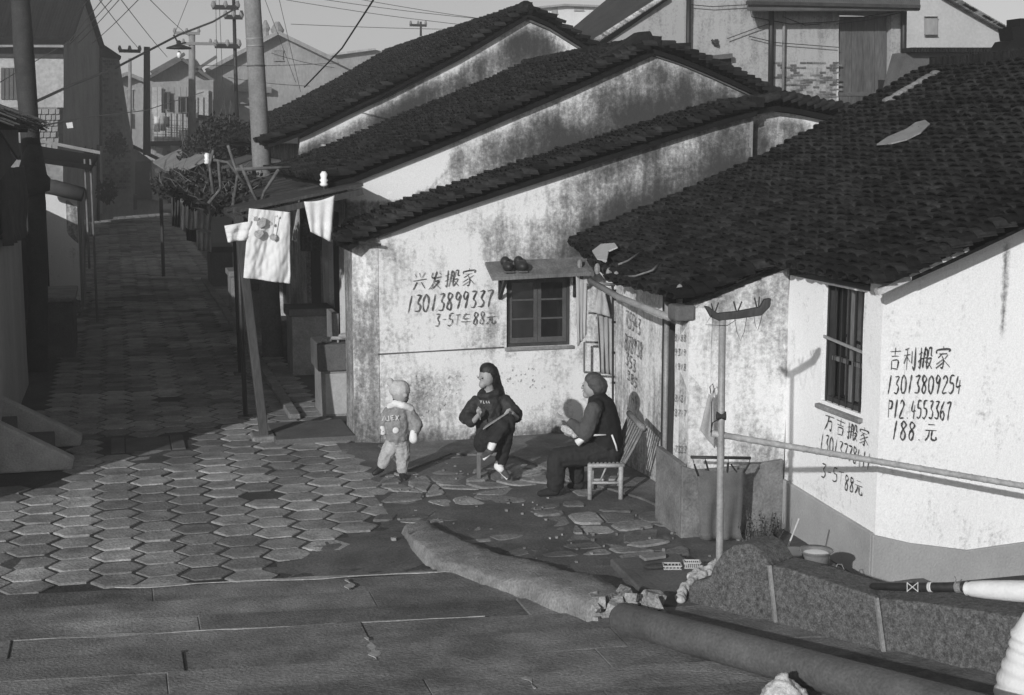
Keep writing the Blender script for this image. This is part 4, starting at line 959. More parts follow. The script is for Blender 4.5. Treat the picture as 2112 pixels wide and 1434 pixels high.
soft("sleeve", mat("charcoal_sleeve", .06, .2, 8, 60, .2, .9), O, [[(h(1224, 846, -.15), .072), (h(1214, 880, -.17), .070), (h(1208, 896, -.17), .062), (h(1178, 872, -.16), .040)]], voxel=.009)
soft("sleeve", MT["charcoal_sleeve"], O, [[(h(1228, 846, .14), .068), (h(1206, 892, .15), .058), (h(1180, 896, .11), .042)]], voxel=.009)
soft("trousers", BCLOTH, O, [[(h(1250, 930), .15), (h(1210, 938, -.08), .10), (h(1150, 944, -.11), .085), (h(1147, 965, -.11), .082), (h(1145, 998, -.11), .075)], [(h(1246, 930, .06), .12), (h(1186, 940, .14), .08), (h(1190, 985, .12), .065)]], voxel=.009)
for p, q in ((h(1146, 1012, -.11), h(1114, 1018, -.12)), (h(1196, 1000, .12), h(1176, 1002, .10))):
    soft("shoe", BCLOTH, O, [[(p, .042), (q, .028)]], voxel=.006)
mb = MB(); mb.tube([h(1190, 914, -.17), h(1205, 904, -.18), h(1222, 898, -.17), h(1250, 897, -.16)], [.035, .022, .010, .006], 8); mb.tube([h(1262, 897, -.15), h(1270, 918, -.14), h(1273, 930, -.13)], .008, 6)
mb.build("apron", WCLOTH, O, smooth=True)
soft("handkerchief", mat("patterned_hanky", .36, .4, 60, 90, .2), O, [[(h(1163, 884, -.02), .03), (h(1175, 890, -.04), .035), (h(1186, 897, -.06), .03)]], voxel=.008)
# ---- bamboo chair
ch = thing("bamboo_chair", "low bamboo chair with a slanting slatted back beside the entrance", "chair", (3.9, 11.2, 0))
L4 = [(1217, -.18), (1281, -.18), (1221, .20), (1278, .20)]
for px, dv in L4:
    a = h(px, 962 if dv < 0 else 955, dv); mb = MB(); mb.tube([a, a * .5 + Vector((a.x, a.y, .01)) * .5, (a.x, a.y, .0)], [.022, .020, .022], 10); mb.build("leg", BAM, ch, smooth=True)
def bam(name, a, b, r, m=BAM): mb = MB(); mb.tube([a, (a + b) / 2, b], r, 8); return mb.build(name, m, ch, smooth=True)
bam("seat_rail", h(1212, 961, -.18), h(1288, 960, -.18), .019); bam("seat_rail", h(1215, 955, .2), h(1284, 954, .2), .017)
bam("stretcher", h(1217, 996, -.18), h(1280, 996, -.18), .012); bam("stretcher", h(1221, 990, .2), h(1280, 990, .2), .012); bam("brace", h(1250, 964, -.15), h(1238, 992, -.12), .008)
for k in range(9):
    t = k / 8; mb = MB(); mb.tube([h(1216 + 66 * t, 957, -.18), h(1219 + 60 * t, 951, .2)], .014, 6); mb.build("seat_slat", BAMD, ch, smooth=True)
ra, rb_ = h(1297, 852, .2), h(1329, 886, -.16)
bam("top_rail", ra, rb_, .026, BAMD)
for k in range(8):
    t = k / 7; a = ra.lerp(rb_, .06 + .88 * t); b = h(1262, 948, .18).lerp(h(1286, 960, -.16), t)
    mb = MB(); mb.tube([a, a.lerp(b, .5) + Vector((0, 0, -.01 * math.sin(k * 2))), b], .014 if k in (0, 7) else .009, 6); mb.build("back_slat", BAMD, ch, smooth=True)

# ================================================================ THINGS IN THE YARD
pb = gz(1479, 1262); h = HP(pb)
t = thing("clothes_pole", "pale pole with a dark boat-shaped crossbar standing before the barred window", "pole", tuple(pb))
mb = MB(); mb.tube([pb, h(1484, 1150), h(1487, 895), h(1490, 655)], [.024, .024, .023, .022], 14); mb.build("shaft", METAL, t, smooth=True)
mb = MB(); mb.prism([h(a, b, -.025) for a, b in ((1453, 632), (1464, 634), (1481, 647), (1520, 643), (1568, 634), (1577, 618), (1591, 616), (1589, 633), (1572, 651), (1525, 658), (1482, 662), (1466, 655))], AW * .05); mb.build("crossbar", WOODD, t, bevel=.006)
for a, b in (((1472, 646), (1467, 626)), ((1474, 646), (1482, 624)), ((1519, 644), (1513, 622)), ((1521, 644), (1530, 622)), ((1561, 636), (1556, 614)), ((1564, 636), (1566, 612))):
    mb = MB(); mb.tube([h(*a), h(*b)], .005, 5); mb.build("prong", WOODD, t)
for pts in ([(1468, 650), (1455, 670), (1500, 672), (1518, 660)], [(1515, 655), (1520, 685), (1527, 703), (1535, 685), (1540, 655)], [(1555, 652), (1558, 672), (1563, 682), (1568, 665), (1572, 650)]):
    mb = MB(); mb.tube([h(*p, -.03) for p in pts], .0018, 4); mb.build("wire_loop", BLACK, t)
mb = MB(); mb.tube([h(1487, 862, -.03), h(1470, 872, -.02), h(1466, 892, 0)], .004, 5); mb.tube([h(1478, 858), h(1497, 858)], .028, 12); mb.build("rope_tie", BLACK, t)
A_, B_ = h(1468, 894), gY(2160, 1011, 7.75)
mb = MB(); n = 26; pts = [A_.lerp(B_, k / n) for k in range(n + 1)]; P2 = []; Rr = []
for k, p in enumerate(pts):
    u = (B_ - A_).normalized()
    if k in (0, n): P2.append(p); Rr.append(.021)
    else: P2 += [p - u * .012, p, p + u * .012]; Rr += [.020, .0235, .020]
mb.tube(P2, Rr, 12)
one(mb, "bamboo_rail", BAM, "long pale bamboo rail running from the clothes pole out past the wall", "rail", smooth=True)
t = thing("hanger", "black clothes hanger bar with pegs in front of the cement dado", "hanger", tuple(gY(1487, 943, 9.55)))
q = lambda a, b: gY(a, b, 9.55)
mb = MB(); mb.tube([q(1425, 943), q(1548, 945)], .012, 8); mb.build("bar", BLACK, t, smooth=True)
for a, b in (((1432, 958), (1440, 982)), ((1455, 950), (1464, 980)), ((1502, 955), (1500, 975)), ((1508, 958), (1519, 974)), ((1546, 955), (1534, 975))):
    mb = MB(); mb.bar(q(*a), q(*b), .014, .01); mb.build("peg", BLACK, t); 
mb = MB()
for a, b in ((1428, 944), (1432, 958)), ((1455, 944), (1455, 950)), ((1502, 944), (1502, 955)), ((1546, 944), (1546, 955)): mb.tube([q(*a), q(*b)], .003, 4)
mb.build("peg_string", BLACK, t, kind="stuff")
tag(cloth("garment", mat("grey_skirt", .10, .2, 8, 80, .3, .9), [q(1438, 968), q(1536, 966), q(1527, 1113), q(1446, 1113)], amp=.016, folds=2.2), "slate grey garment pegged to the black hanger bar", "garment")
q = lambda a, b: gY(a, b, 9.74)
tag(cloth("dishcloth", mat("limp_grey_cloth", .28, .15, 9, 90, .2, .9), [q(1462, 812), q(1470, 806), q(1474, 925), q(1444, 888)], nu=6, nv=10, amp=.008, folds=1.5), "limp grey cloth hanging on the white wall left of the clothes pole", "cloth")
mb = MB(); mb.tube([q(1466, 812), q(1464, 798), q(1470, 792), q(1473, 802), q(1468, 830), q(1467, 900)], .004, 5); one(mb, "wall_hook", BLACK, "thin wire hook above the limp grey cloth", "hook")
# weeds
t = thing("weed", "scraggy weed growing at the foot of the cement dado", "plant", (4.62, 9.45, 0)); rr = random.Random(8)
mb = MB(); lf = MB()
for k in range(44):
    b = gz(1572, 1128) + Vector((rr.uniform(-.17, .13), rr.uniform(-.05, .05), 0)); tp = b + Vector((rr.uniform(-.07, .07), rr.uniform(-.05, .05), rr.uniform(.12, .30)))
    mb.tube([b, (b + tp) / 2 + Vector((rr.uniform(-.02, .02), 0, 0)), tp], .002, 3, False)
    for j in range(9):
        p = b.lerp(tp, rr.uniform(.3, 1)); d1 = Vector((rr.gauss(0, 1), rr.gauss(0, 1), rr.gauss(0, .7))).normalized() * rr.uniform(.012, .028); d2 = d1.cross(Vector((rr.random(), rr.random(), 1))).normalized() * .006
        lf.add([p, p + d1 * .5 + d2, p + d1, p + d1 * .5 - d2], [(0, 1, 2, 3)])
mb.build("stem", TWIG, t, kind="stuff"); lf.build("foliage", LEAF, t, kind="stuff")
# bowls behind the parapet
wsl = MB(); wsl.box(3.95, 4.45, 7.85, 8.36, -.1, gY(1680, 1170, 8.05).z - .003); one(wsl, "washing_block", CONCD, "low cement washing block behind the parapet under the enamel pot", "block", bevel=.02)
c = gY(1682, 1166, 8.05)
t = thing("enamel_pot", "wide-rimmed white enamel pot standing behind the parapet", "pot", tuple(c))
mb = MB(); mb.lathe(c, [(.07, .0), (.088, .01), (.088, .07), (.092, .085), (.112, .100), (.110, .106), (.086, .092), (.080, .065), (.05, .055)], 24); mb.build("pot_body", mat("grey_enamel", .16, .2, 8, 60, .1, .3), t, smooth=True)
mb = MB(); mb.lathe(c, [(.083, .076), (.0825, .082)], 24); mb.build("soapy_water", ENAMEL, t)
c2 = gY(1643, 1152, 8.2)
mb = MB(); mb.lathe(c2, [(.05, 0), (.09, .035), (.10, .05), (.095, .053), (.05, .015)], 20); one(mb, "enamel_basin", ENAMEL, "shallow white basin to the left of the wide-rimmed pot", "basin", smooth=True)
mb = MB(); mb.tube([gY(1625, 1128, 8.15), gY(1648, 1070, 8.2)], .006, 6); one(mb, "bamboo_stick", WOODL, "pale stick standing slantwise out of the white basin", "stick")
mb = MB(); mb.tube([gY(1722, 1176, 7.9), gY(1727, 1164, 7.9), gY(1736, 1164, 7.9), gY(1743, 1180, 7.9)], .003, 6); one(mb, "wire_handle", METAL, "bent wire handle poking up right of the enamel pot", "handle")
# stone washing slab, baskets, rag by the kerb end
t = thing("washboard_slab", "dark tilted stone slab between the kerb end and the parapet", "slab", tuple(gz(1360, 1200)))
top = [gz(1258, 1152, .10), gz(1395, 1140, .12), gz(1490, 1190, .10), gz(1440, 1262, .09), gz(1345, 1240, .10)]
mb = MB(); mb.prism(top, (0, 0, -.07)); mb.build("slab_top", CONCD, t, bevel=.012)
mb = MB(); mb.prism([v * 1 + Vector((.03, .03, -.07)) for v in top], (0, 0, -.05)); mb.build("slab_foot", CONCD, t)
def basket(px, py, w_, d_, h_, lab, ribs):
    c = gz(px, py, .11); t = thing("soap_basket", lab, "basket", tuple(c), "small plastic soap baskets on the dark slab")
    M = RT * w_ / 2; N_ = AW * d_ / 2
    mb = MB(); mb.prism([c - M - N_, c + M - N_, c + M + N_, c - M + N_], (0, 0, .006)); mb.build("basket_bottom", mat("pale_plastic", .38, .15, 8, 60, 0, .5), t)
    mb = MB(); z_ = Vector((0, 0, h_)); ring = [c - M - N_ + z_, c + M - N_ + z_, c + M + N_ + z_, c - M + N_ + z_]
    for k in range(4): mb.bar(ring[k], ring[(k + 1) % 4], .008, .008)
    mb.build("basket_rim", MT["pale_plastic"], t)
    for k in range(ribs):
        for (a, b) in ((ring[0], ring[1]), (ring[3], ring[2])):
            p = a.lerp(b, (k + .5) / ribs); mb = MB(); mb.bar(p, p - z_, .006, .004); mb.build("rib", MT["pale_plastic"], t)
basket(1386, 1172, .12, .08, .025, "flat pale soap basket on the dark slab, the left one", 5)
basket(1427, 1170, .11, .07, .04, "white ribbed soap basket on the dark slab, beside the rag", 8)
mb = MB(); mb.ball(gz(1352, 1168, .12), .06, (1.5, .8, .35), 10, 6); one(mb, "scrubbing_brush", WOODD, "dark scrubbing brush lying left of the soap baskets", "brush")
mb = MB(); mb.prism([gz(1318, 1150, .12), gz(1372, 1142, .12), gz(1374, 1152, .12), gz(1330, 1158, .12)], (0, 0, .02)); one(mb, "soap_tray", CONC, "pale flat tray at the far edge of the dark slab", "tray", bevel=.004)
t = thing("rag", "crumpled pale rag stuffed between the dark slab and the parapet end", "rag", tuple(gz(1420, 1225, .1)))
soft("rag_cloth", mat("pale_rag", .42, .25, 14, 60, .4, .9), t, [[(gz(1402, 1240, .10), .030), (gz(1410, 1216, .13), .035), (gz(1432, 1196, .15), .036), (gz(1456, 1182, .17), .034), (gz(1478, 1160, .20), .026)], [(gz(1425, 1190, .12), .03), (gz(1450, 1175, .12), .03)]], voxel=.010, it=1)
# things on and by the parapet
hv = lambda px, py, back=.12: gV(px, py, PA + pback * back, PB + pback * back)
t = thing("rolled_umbrella", "black rolled umbrella tied with tape lying on the parapet", "umbrella", tuple(hv(1900, 1215)))
mb = MB(); mb.tube([hv(1795, 1209), hv(1800, 1209), hv(1900, 1211), hv(1994, 1211), hv(2000, 1211)], [.012, .022, .026, .028, .02], 14); mb.build("roll", BLACK, t, smooth=True)
mb = MB(); ax = (hv(1994, 1211) - hv(1800, 1209)).normalized()
for px in (1916, 1919): c = hv(px, 1211); mb.tube([c, c + ax * .012], .0295, 14)
mb.build("tape_band", ROPE, t, smooth=True)
mb = MB()
for s_ in (-1, 1): mb.tube([hv(1871, 1211 + 9 * s_, .09), hv(1893, 1211 - 9 * s_, .09)], .0025, 4)
for px in (1871, 1893): mb.tube([hv(px, 1201, .09), hv(px, 1221, .09)], .0025, 4)
mb.build("string_cross", ROPE, t)
mb = MB(); mb.tube([hv(1968, 1211, .10), hv(1972, 1196, .11), hv(1969, 1188, .11)], .003, 4); mb.tube([hv(1978, 1202, .09), hv(1984, 1195, .11)], .004, 4); mb.tube([hv(1972, 1211), hv(1984, 1211)], .031, 12); mb.build("frayed_tie", KERB, t)
mb = MB(); rr = random.Random(2)
ks = [1990, 1994, 1998, 2004, 2030, 2060, 2090, 2130, 2200]
mb.tube([hv(x, 1214 + (x - 1990) * .05, .12) for x in ks], [.028, .04, .036, .043, .05, .054, .058, .06, .062], 18)
one(mb, "white_roll", mat("plain_white_cloth", .58, .05, 10, 60, .3, .9), "roll of white cloth lying on the parapet beyond the umbrella", "cloth", smooth=True)  # the white is the cloth's own even tone
# plastic bag and ribbed cloth at the bottom edge
c = gz(1618, 1448, .22); t = thing("plastic_bag", "knotted white plastic bag slumped in front of the dark pipe", "bag", (c.x, c.y, .15))
soft("bag_body", PLAST, t, [[(Vector((c.x, c.y, .10)), .17), (Vector((c.x, c.y, .19)), .14), (Vector((c.x - .01, c.y, .30)), .06), (Vector((c.x - .01, c.y, .34)), .03)]], voxel=.010, it=2)
mb = MB(); rr = random.Random(1)
for k in range(7): a = rr.uniform(0, 6.3); p = Vector((c.x, c.y, .32)); mb.tube([p, p + Vector((.02 * math.cos(a), .02 * math.sin(a), rr.uniform(.01, .035)))], [.010, .004], 5)
mb.build("bag_knot", PLAST, t, smooth=True)
hw = lambda px, py, back=-.28: gV(px, py, PA + pback * back, PB + pback * back)
t = thing("ribbed_bundle", "bulging white ribbed cloth bundle in the bottom right corner", "bundle", tuple(hw(2110, 1400)))
cc = hw(2128, 1385); rx = (hw(2200, 1385) - hw(2100, 1385)) / 100
mb = MB(); n, m_ = 40, 44; k0 = 0
axd = (hw(2090, 1296) - hw(2130, 1430)).normalized()
P_ = [hw(2160, 1225), hw(2135, 1275), hw(2128, 1310), hw(2122, 1350), hw(2112, 1400), hw(2110, 1450), hw(2112, 1510)]; Rd = [.02, .10, .155, .16, .20, .235, .24]
Q = []; RR = []
for i in range(6):
    for k in range(8):
        f_ = k / 8; Q.append(P_[i].lerp(P_[i + 1], f_)); r0 = Rd[i] * (1 - f_) + Rd[i + 1] * f_
        RR.append(r0 * .62 * (1 + (.07 if (k % 4 < 2 and i >= 2) else 0)))
mb.tube(Q, RR, 32); mb.build("ribbed_cloth", MT["plain_white_cloth"], t, smooth=True)

# ================================================================ ALCOVE: laundry and ladder
q = lambda a, b, Y=13.2: gY(a, b, Y)
t = thing("ladder", "dark iron ladder standing upright in the alcove corner", "ladder", tuple(gz(1276, 960)))
for px in (1264, 1279):
    mb = MB(); mb.bar(q(px, 590, 12.6), q(px, 880, 12.6), .012 if px < 1270 else .035, .03); mb.build("rail", BLACK, t)
for y in (600, 665, 728, 790): mb = MB(); mb.bar(q(1262, y, 12.6), q(1280, y - 1, 12.6), .02, .02); mb.build("rung", BLACK, t)
mb = MB(); mb.tube([q(1208, 582), q(1268, 588)], .016, 8); one(mb, "laundry_pole", BAM, "short pale bamboo pole across the top of the alcove", "pole", smooth=True)
fr = thing("shutter_frame", "pale wooden frame leaning in the alcove behind the hanging clothes", "frame", tuple(q(1234, 770, 13.6)))
for a, b in (((1205, 706), (1205, 768)), ((1205, 768), (1262, 770)), ((1208, 706), (1244, 707)), ((1214, 646), (1245, 647)), ((1262, 590), (1262, 770))):
    mb = MB(); mb.bar(q(*a, 13.6), q(*b, 13.6), .014, .02); mb.build("frame_bar", WOODM, fr)
tag(cloth("towel", mat("striped_towel", .34, .25, 5, 30, .2, .9, (7, 7, .2)), [q(1188, 570), q(1212, 575), q(1210, 690), q(1192, 715)], nu=10, amp=.012, folds=3), "long striped grey towel at the left of the alcove laundry", "towel")
tag(cloth("shirt", GCLOTH, [q(1228, 592), q(1262, 592), q(1266, 775), q(1236, 768)], nu=12, amp=.02, folds=3.2, seed=4), "long grey garment hanging in folds beside the iron ladder", "garment")
tag(cloth("cloth_square", mat("light_grey_cloth", .36, .15, 9, 80, .2, .9), [q(1234, 598, 13.1), q(1246, 596, 13.1), q(1262, 655, 13.1), q(1226, 645, 13.1)], nu=8, amp=.008, folds=2, seed=6), "small pale triangular cloth pegged over the long grey garment", "cloth")
# junk on the eave
t = thing("roof_litter", "torn white plastic sheet caught on the eave tiles above the alcove", "plastic sheet", tuple(roofpt(1250, 525)))
mb = MB(); k0 = [roofpt(*p, .16) for p in ((1222, 520), (1240, 506), (1268, 504), (1274, 512), (1256, 520), (1252, 540), (1232, 536))]; mb.prism(k0, (0, .01, .012)); mb.build("sheet", PLAST, t)
mb = MB(); mb.prism([roofpt(*p, .15) for p in ((1245, 528), (1253, 530), (1250, 542), (1243, 540))], (0, .01, .02)); mb.build("flap", PLAST, t)
for pts, lab in ((((1275, 546), (1295, 538), (1322, 520)), "pale bent stick on the roof above the gutter, the upper one"), (((1285, 571), (1310, 570), (1345, 558), (1361, 542)), "long curved stick on the roof tiles above the gutter")):
    mb = MB(); mb.tube([roofpt(*p, .14) for p in pts], .009, 6); one(mb, "branch", WOODM, lab, "stick", "sticks lying on the eave tiles", smooth=True)
rr = random.Random(14)
for k, (px, py, l) in enumerate(((1196, 545, "grey stone chip lodged by the canopy end of the eave"), (1232, 555, "upright broken tile under the plastic sheet"), (1256, 565, "leaning broken tile beside the plastic sheet"), (1271, 572, "broken tile standing at the gutter end"), (1402, 600, "pale lump of mortar on the lower roof corner"))):
    p = roofpt(max(px, 1200), py, .08) if k else gY(px, py, 13.6); mb = MB(); mb.ball(p, .035, (.8, .8, 1.5), 7, 5); one(mb, "tile_shard", CONC, l, "shard", "shards along the eave")

# ================================================================ BY THE STREET: washstands, beams, shirt, canopy, bush
def washstand(px0, px1, pyb, h_, lab, m, lip=.10, mtop=CONCD, dep=.6, lm=None):
    a, b = gz(px0, pyb), gz(px1, pyb); Y = (a.y + b.y) / 2; t = thing("washstand", lab, "washstand", ((a.x + b.x) / 2, Y, 0), "cement washstands along the street wall")
    mb = MB(); mb.box(a.x, b.x, Y, Y + dep, -.02, h_ - lip); mb.build("base", m, t, bevel=.01)
    mb = MB(); mb.box(a.x - .04, b.x + .02, Y - .04, Y + dep, h_ - lip + .002, h_); mb.build("basin_slab", mtop, t, bevel=.012)
    return t, a, b, Y
t, a, b, Y = washstand(664, 738, 857, .80, "cement washstand with a white tiled front and a tap, beside the corner", CONC, .30)
mb = MB(); mb.box(a.x + .04, b.x - .01, Y - .012, Y - .002, .02, .47); mb.build("white_panel", mat("pale_tile", .36, .15, 6, 60, .2, .6), t)
ta = thing("tap", "small metal tap jutting over the tiled washstand", "tap", (a.x + .2, Y + .1, .82))
mb = MB(); mb.tube([(b.x, Y + .1, .84), (a.x + .12, Y + .1, .85)], .022, 8); mb.tube([(a.x + .2, Y + .1, .85), (a.x + .2, Y + .08, .70)], .012, 8); mb.build("spout", METAL, ta, smooth=True)
mb = MB(); mb.ball((b.x - .1, Y + .1, .87), .05, (1.6, 1, .7), 8, 6); mb.ball((a.x + .08, Y + .1, .83), .04, (1.6, 1, .8), 8, 6); mb.build("rag_wrap", GCLOTH, ta)
washstand(603, 690, 772, .86, "tall cement washstand with an overhanging dark slab, second from the corner", CONC, .10, CONCD)
washstand(436, 482, 590, .82, "plain cement block with a dark slab top, furthest up the street", CONCD, .12, WOODD, 1.2)
mb = MB(); mb.box(2.28, 2.34, 15.6, 16.1, .0, 1.1); one(mb, "water_butt", CONC, "leaning cement panel between the two near washstands", "panel")
ds = MB(); ds.box(1.45, 2.25, 14.0, 14.9, -.02, .05); one(ds, "drain_slab", CONCD, "low cement slab over the drain by the house corner", "slab", bevel=.01)
bm_ = thing("prop_beam", "thick leaning timber prop under the awning at the street side", "beam", (1.37, 14.33, 0))
mb = MB(); mb.bar((1.37, 14.3, 0), (1.16, 14.35, 2.35), .09, .09); mb.build("timber", mat("grey_timber", .045, .35, 6, 60, .5, .8, (1, 1, .2)), bm_, bevel=.01)
mb = MB(); mb.box(1.24, 1.5, 14.18, 14.5, -.02, .05); mb.build("foot_stone", KERB, bm_, bevel=.02)
for k, (x, y, z, l) in enumerate(((1.48, 18.5, 2.3, "thin dark post further up the street behind the shirt"), (1.285, 15.5, 2.3, "thin dark post just behind the leaning prop"))):
    p = thing("awning_post", l, "post", (x, y, 0), "thin posts of the street awning"); mb = MB(); mb.tube([(x, y, 0), (x - .03, y, z)], .026, 8); mb.build("post_shaft", BLACK, p, smooth=True); mb = MB(); mb.box(x - .08, x + .08, y - .08, y + .08, -.02, .02); mb.build("post_foot", CONCD, p)
aw = thing("street_awning", "low dark board awning along the street front of the gabled house", "awning", (1.75, 17, 2.4)); rr = random.Random(17)
y = 13.95
while y < 20:
    w_ = rr.uniform(.28, .36); mb = MB(); a1, a2, dz = 1.12 + rr.uniform(-.06, .06), 2.36, rr.uniform(-.015, .015)
    mb.prism([(a1, y, 2.30 + dz), (a2, y, 2.54 + dz), (a2, y + w_, 2.54 + dz), (a1, y + w_, 2.30 + dz)], (0, 0, .03)); mb.build("board", WOODD, aw); y += w_ + .01
for y in (14.0, 16.5, 19): mb = MB(); mb.bar((1.10, y, 2.24), (2.36, y, 2.50), .06, .06); mb.build("rafter", WOODD, aw)
mb = MB(); mb.tube([(1.14, 13.85, 2.25), (1.16, 20.1, 2.25)], .045, 8); mb.build("front_beam", WOODD, aw)
kb2 = thing("gutter_kerb", "low cement gutter kerb running along the right side of the street", "kerb", (1.78, 20, 0)); rr = random.Random(4); y = 15.3
while y < 31:
    l_ = rr.uniform(.7, 1.3); mb = MB(); mb.box(1.74, 1.86, y, y + l_ - .02, -.02, .05 + rr.uniform(0, .02)); mb.build("kerb_block", KERB, kb2, bevel=.012); y += l_
# tarpaulin / tattered things over it
aw2 = thing("far_awning", "tattered tiled awning sagging further up the street", "awning", (1.5, 25, 2.3))
mb = MB(); mb.prism([(1.0, 21, 2.25), (2.35, 21, 2.65), (2.35, 33, 2.75), (0.9, 33, 2.3)], (0, 0, .08)); mb.build("awning_board", CONCD, aw2)
mb = MB(); mb.prism([(0.95, 24, 2.42), (1.6, 24, 2.72), (1.6, 33, 2.85), (0.85, 33, 2.5)], (0, 0, .04)); mb.build("awning_sheet", CONC, aw2)
for y in (32.5,): mb = MB(); mb.tube([(.98, y, 0), (.98, y, 2.3)], .04, 6); mb.build("awning_post", WOODD, aw2)
def bush(name, lab, cat, blobs, nleaf, ntwig, ls=(.05, .12), seed=1, loc=None, group=None, leaf=LEAF):
    t = thing(name, lab, cat, loc or blobs[0][0], group); rr = random.Random(seed); lf = MB(); tw = MB()
    tot = sum(b[1][0] * b[1][1] * b[1][2] for b in blobs)
    for c, r in blobs:
        c = Vector(c)
        for k in range(int(nleaf * r[0] * r[1] * r[2] / tot)):
            d = Vector((rr.gauss(0, 1), rr.gauss(0, 1), rr.gauss(0, 1))).normalized() * (rr.random() ** .4)
            if noise.noise(Vector((d.x * 2.5, d.y * 2.5, d.z * 2.5 + seed))) < -.12: continue
            p = c + Vector((d.x * r[0], d.y * r[1], d.z * r[2])); s = rr.uniform(*ls)
            a = Vector((rr.gauss(0, 1), rr.gauss(0, 1), rr.gauss(0, 1))).normalized() * s; b = a.orthogonal().normalized() * s * .35
            lf.add([p, p + a * .5 + b, p + a, p + a * .5 - b], [(0, 1, 2, 3)])
        for k in range(max(1, ntwig // len(blobs))):
            a = c + Vector((rr.uniform(-.6, .6) * r[0], rr.uniform(-.6, .6) * r[1], -r[2] * rr.uniform(.2, .9)))
            b = a + Vector((rr.uniform(-.8, .8) * r[0], rr.uniform(-.3, .3) * r[1], r[2] * rr.uniform(.6, 2.0))); m_ = (a + b) / 2 + Vector((rr.uniform(-.15, .15), rr.uniform(-.15, .15), 0))
            tw.tube([a, m_, b], [.012, .008, .003], 4, False)
    lf.build("foliage", leaf, t, kind="stuff"); tw.build("twigs", TWIG, t, kind="stuff"); return t
bush("creeper", "tangled dark creeper heaped on the street awning behind the white shirt", "creeper", [((1.15, 16.5, 2.34), (.35, 1.6, .15)), ((1.1, 19.5, 2.34), (.4, 1.8, .2)), ((1.0, 23.5, 2.3), (.35, 1.6, .24)), ((.95, 26, 2.2), (.3, 1.6, .25)), ((1.3, 18, 2.5), (.5, 1.4, .14))], 14000, 260, (.025, .10), 5)
bush("shrub", "dense dark shrub below the eave of the long house", "shrub", [((1.95, 26.5, 3.0), (.5, 1.2, .5)), ((1.6, 28, 2.7), (.4, 1.2, .4))], 7000, 40, (.05, .1), 9)
t = thing("forked_branches", "bare forked branches and struts tied above the awning", "branches", (1.5, 16, 2.6))
for pts in ([(497, 340), (520, 395), (536, 425)], [(575, 350), (545, 395), (536, 425)], [(485, 350), (600, 345)], [(480, 430), (490, 360), (470, 300)], [(505, 380), (470, 335), (440, 330)], [(440, 400), (432, 340), (440, 310)], [(430, 420), (455, 390), (450, 330)]):
    mb = MB(); mb.tube([gY(a, b, 15.2) for a, b in pts], [.022] + [.016] * (len(pts) - 1), 6); mb.build("branch", TWIG, t, smooth=True)
for (px, py, l) in ((668, 366, "white porcelain insulator on the awning near the gable"), (427, 325, "white porcelain insulator further along the awning")):
    p = gY(px, py, 14.4 if px > 500 else 20); t = thing("insulator", l, "insulator", tuple(p), "porcelain insulators on the awning")
    mb = MB(); mb.lathe(p + Vector((0, 0, -.09)), [(.03, 0), (.045, .02), (.03, .04), (.045, .06), (.03, .08), (.04, .12), (.02, .15)], 10); mb.build("porcelain", ENAMEL, t, smooth=True); mb = MB(); mb.tube([p + Vector((0, 0, -.2)), p + Vector((0, 0, -.08))], .012, 6); mb.build("pin", BLACK, t)
# T-shirt
ts = thing("t_shirt", "white printed T-shirt hung out to dry on the awning pole", "t-shirt", tuple(gY(555, 500, 13.8)))
q = lambda a, b, Y=13.8: gY(a, b, Y)
def shirt_grid(mb, c, nu, nv, sd):
    tl, tr, br, bl = c; k0 = len(mb.v)
    for j in range(nv + 1):
        for i in range(nu + 1):
            u, v = i / nu, j / nv; p = (tl * (1 - u) + tr * u) * (1 - v) + (bl * (1 - u) + br * u) * v
            am = .012 + .03 * v; p = p + Vector((0, am * .6 * math.sin(u * 11 + v * 3 + sd) + .02 * noise.noise(Vector((u * 3, v * 3, sd))) + .012 * (1 - abs(noise.noise(Vector((u * 7 + v * 3, v * 4, sd)))) * 2) + .008 * noise.noise(Vector((u * 14, v * 9, sd))), 0)); mb.v.append(p)
    for j in range(nv):
        for i in range(nu): a = k0 + j * (nu + 1) + i; mb.f.append((a, a + 1, a + nu + 2, a + nu + 1))
mb = MB(); shirt_grid(mb, [q(514, 430), q(599, 438), q(599, 586), q(502, 573)], 44, 52, 1); shirt_grid(mb, [q(463, 466), q(520, 456), q(520, 494), q(470, 500)], 20, 12, 1)
mb.build("shirt_cloth", WCLOTH, ts, smooth=True, solid=.004)
mb = MB(); rr = random.Random(4)
for (cx, cy, r0, n) in ((540, 460, 12, 9), (533, 482, 11, 8), (563, 488, 9, 8), (528, 452, 7, 6), (560, 462, 5, 6), (572, 446, 3, 5)):
    pts = [(cx + r0 * rr.uniform(.5, 1.1) * math.cos(6.283 * k / n), cy + r0 * rr.uniform(.6, 1.1) * math.sin(6.283 * k / n)) for k in range(n)]
    mb.prism([q(a, b, 13.755) for a, b in pts], (0, .002, 0))
for a, b in (((568, 445), (562, 486)), ((520, 445), (545, 462))): mb.bar(q(*a, 13.75), q(*b, 13.75), .008, .003)
mb.build("shirt_print", mat("faded_print", .33, .3, 20, 80, 0), ts)
tag(cloth("curtain", mat("white_curtain", .6, .1, 9, 60, .2, .9), [gY(627, 416, 13.85), gY(690, 403, 13.85), gY(684, 500, 13.85), gY(640, 478, 13.85)], amp=.015, folds=2.5, seed=9), "second white cloth hanging under the awning beside the gabled house corner", "cloth")  # even white, the same tone as the cotton shirt
washstand(520, 575, 690, .8, "low pale cement block, third up the lane from the corner", CONC, .10, CONCD, .8)
washstand(478, 515, 640, .7, "small cement block between the third block and the far one", CONC, .10, CONC, .8)
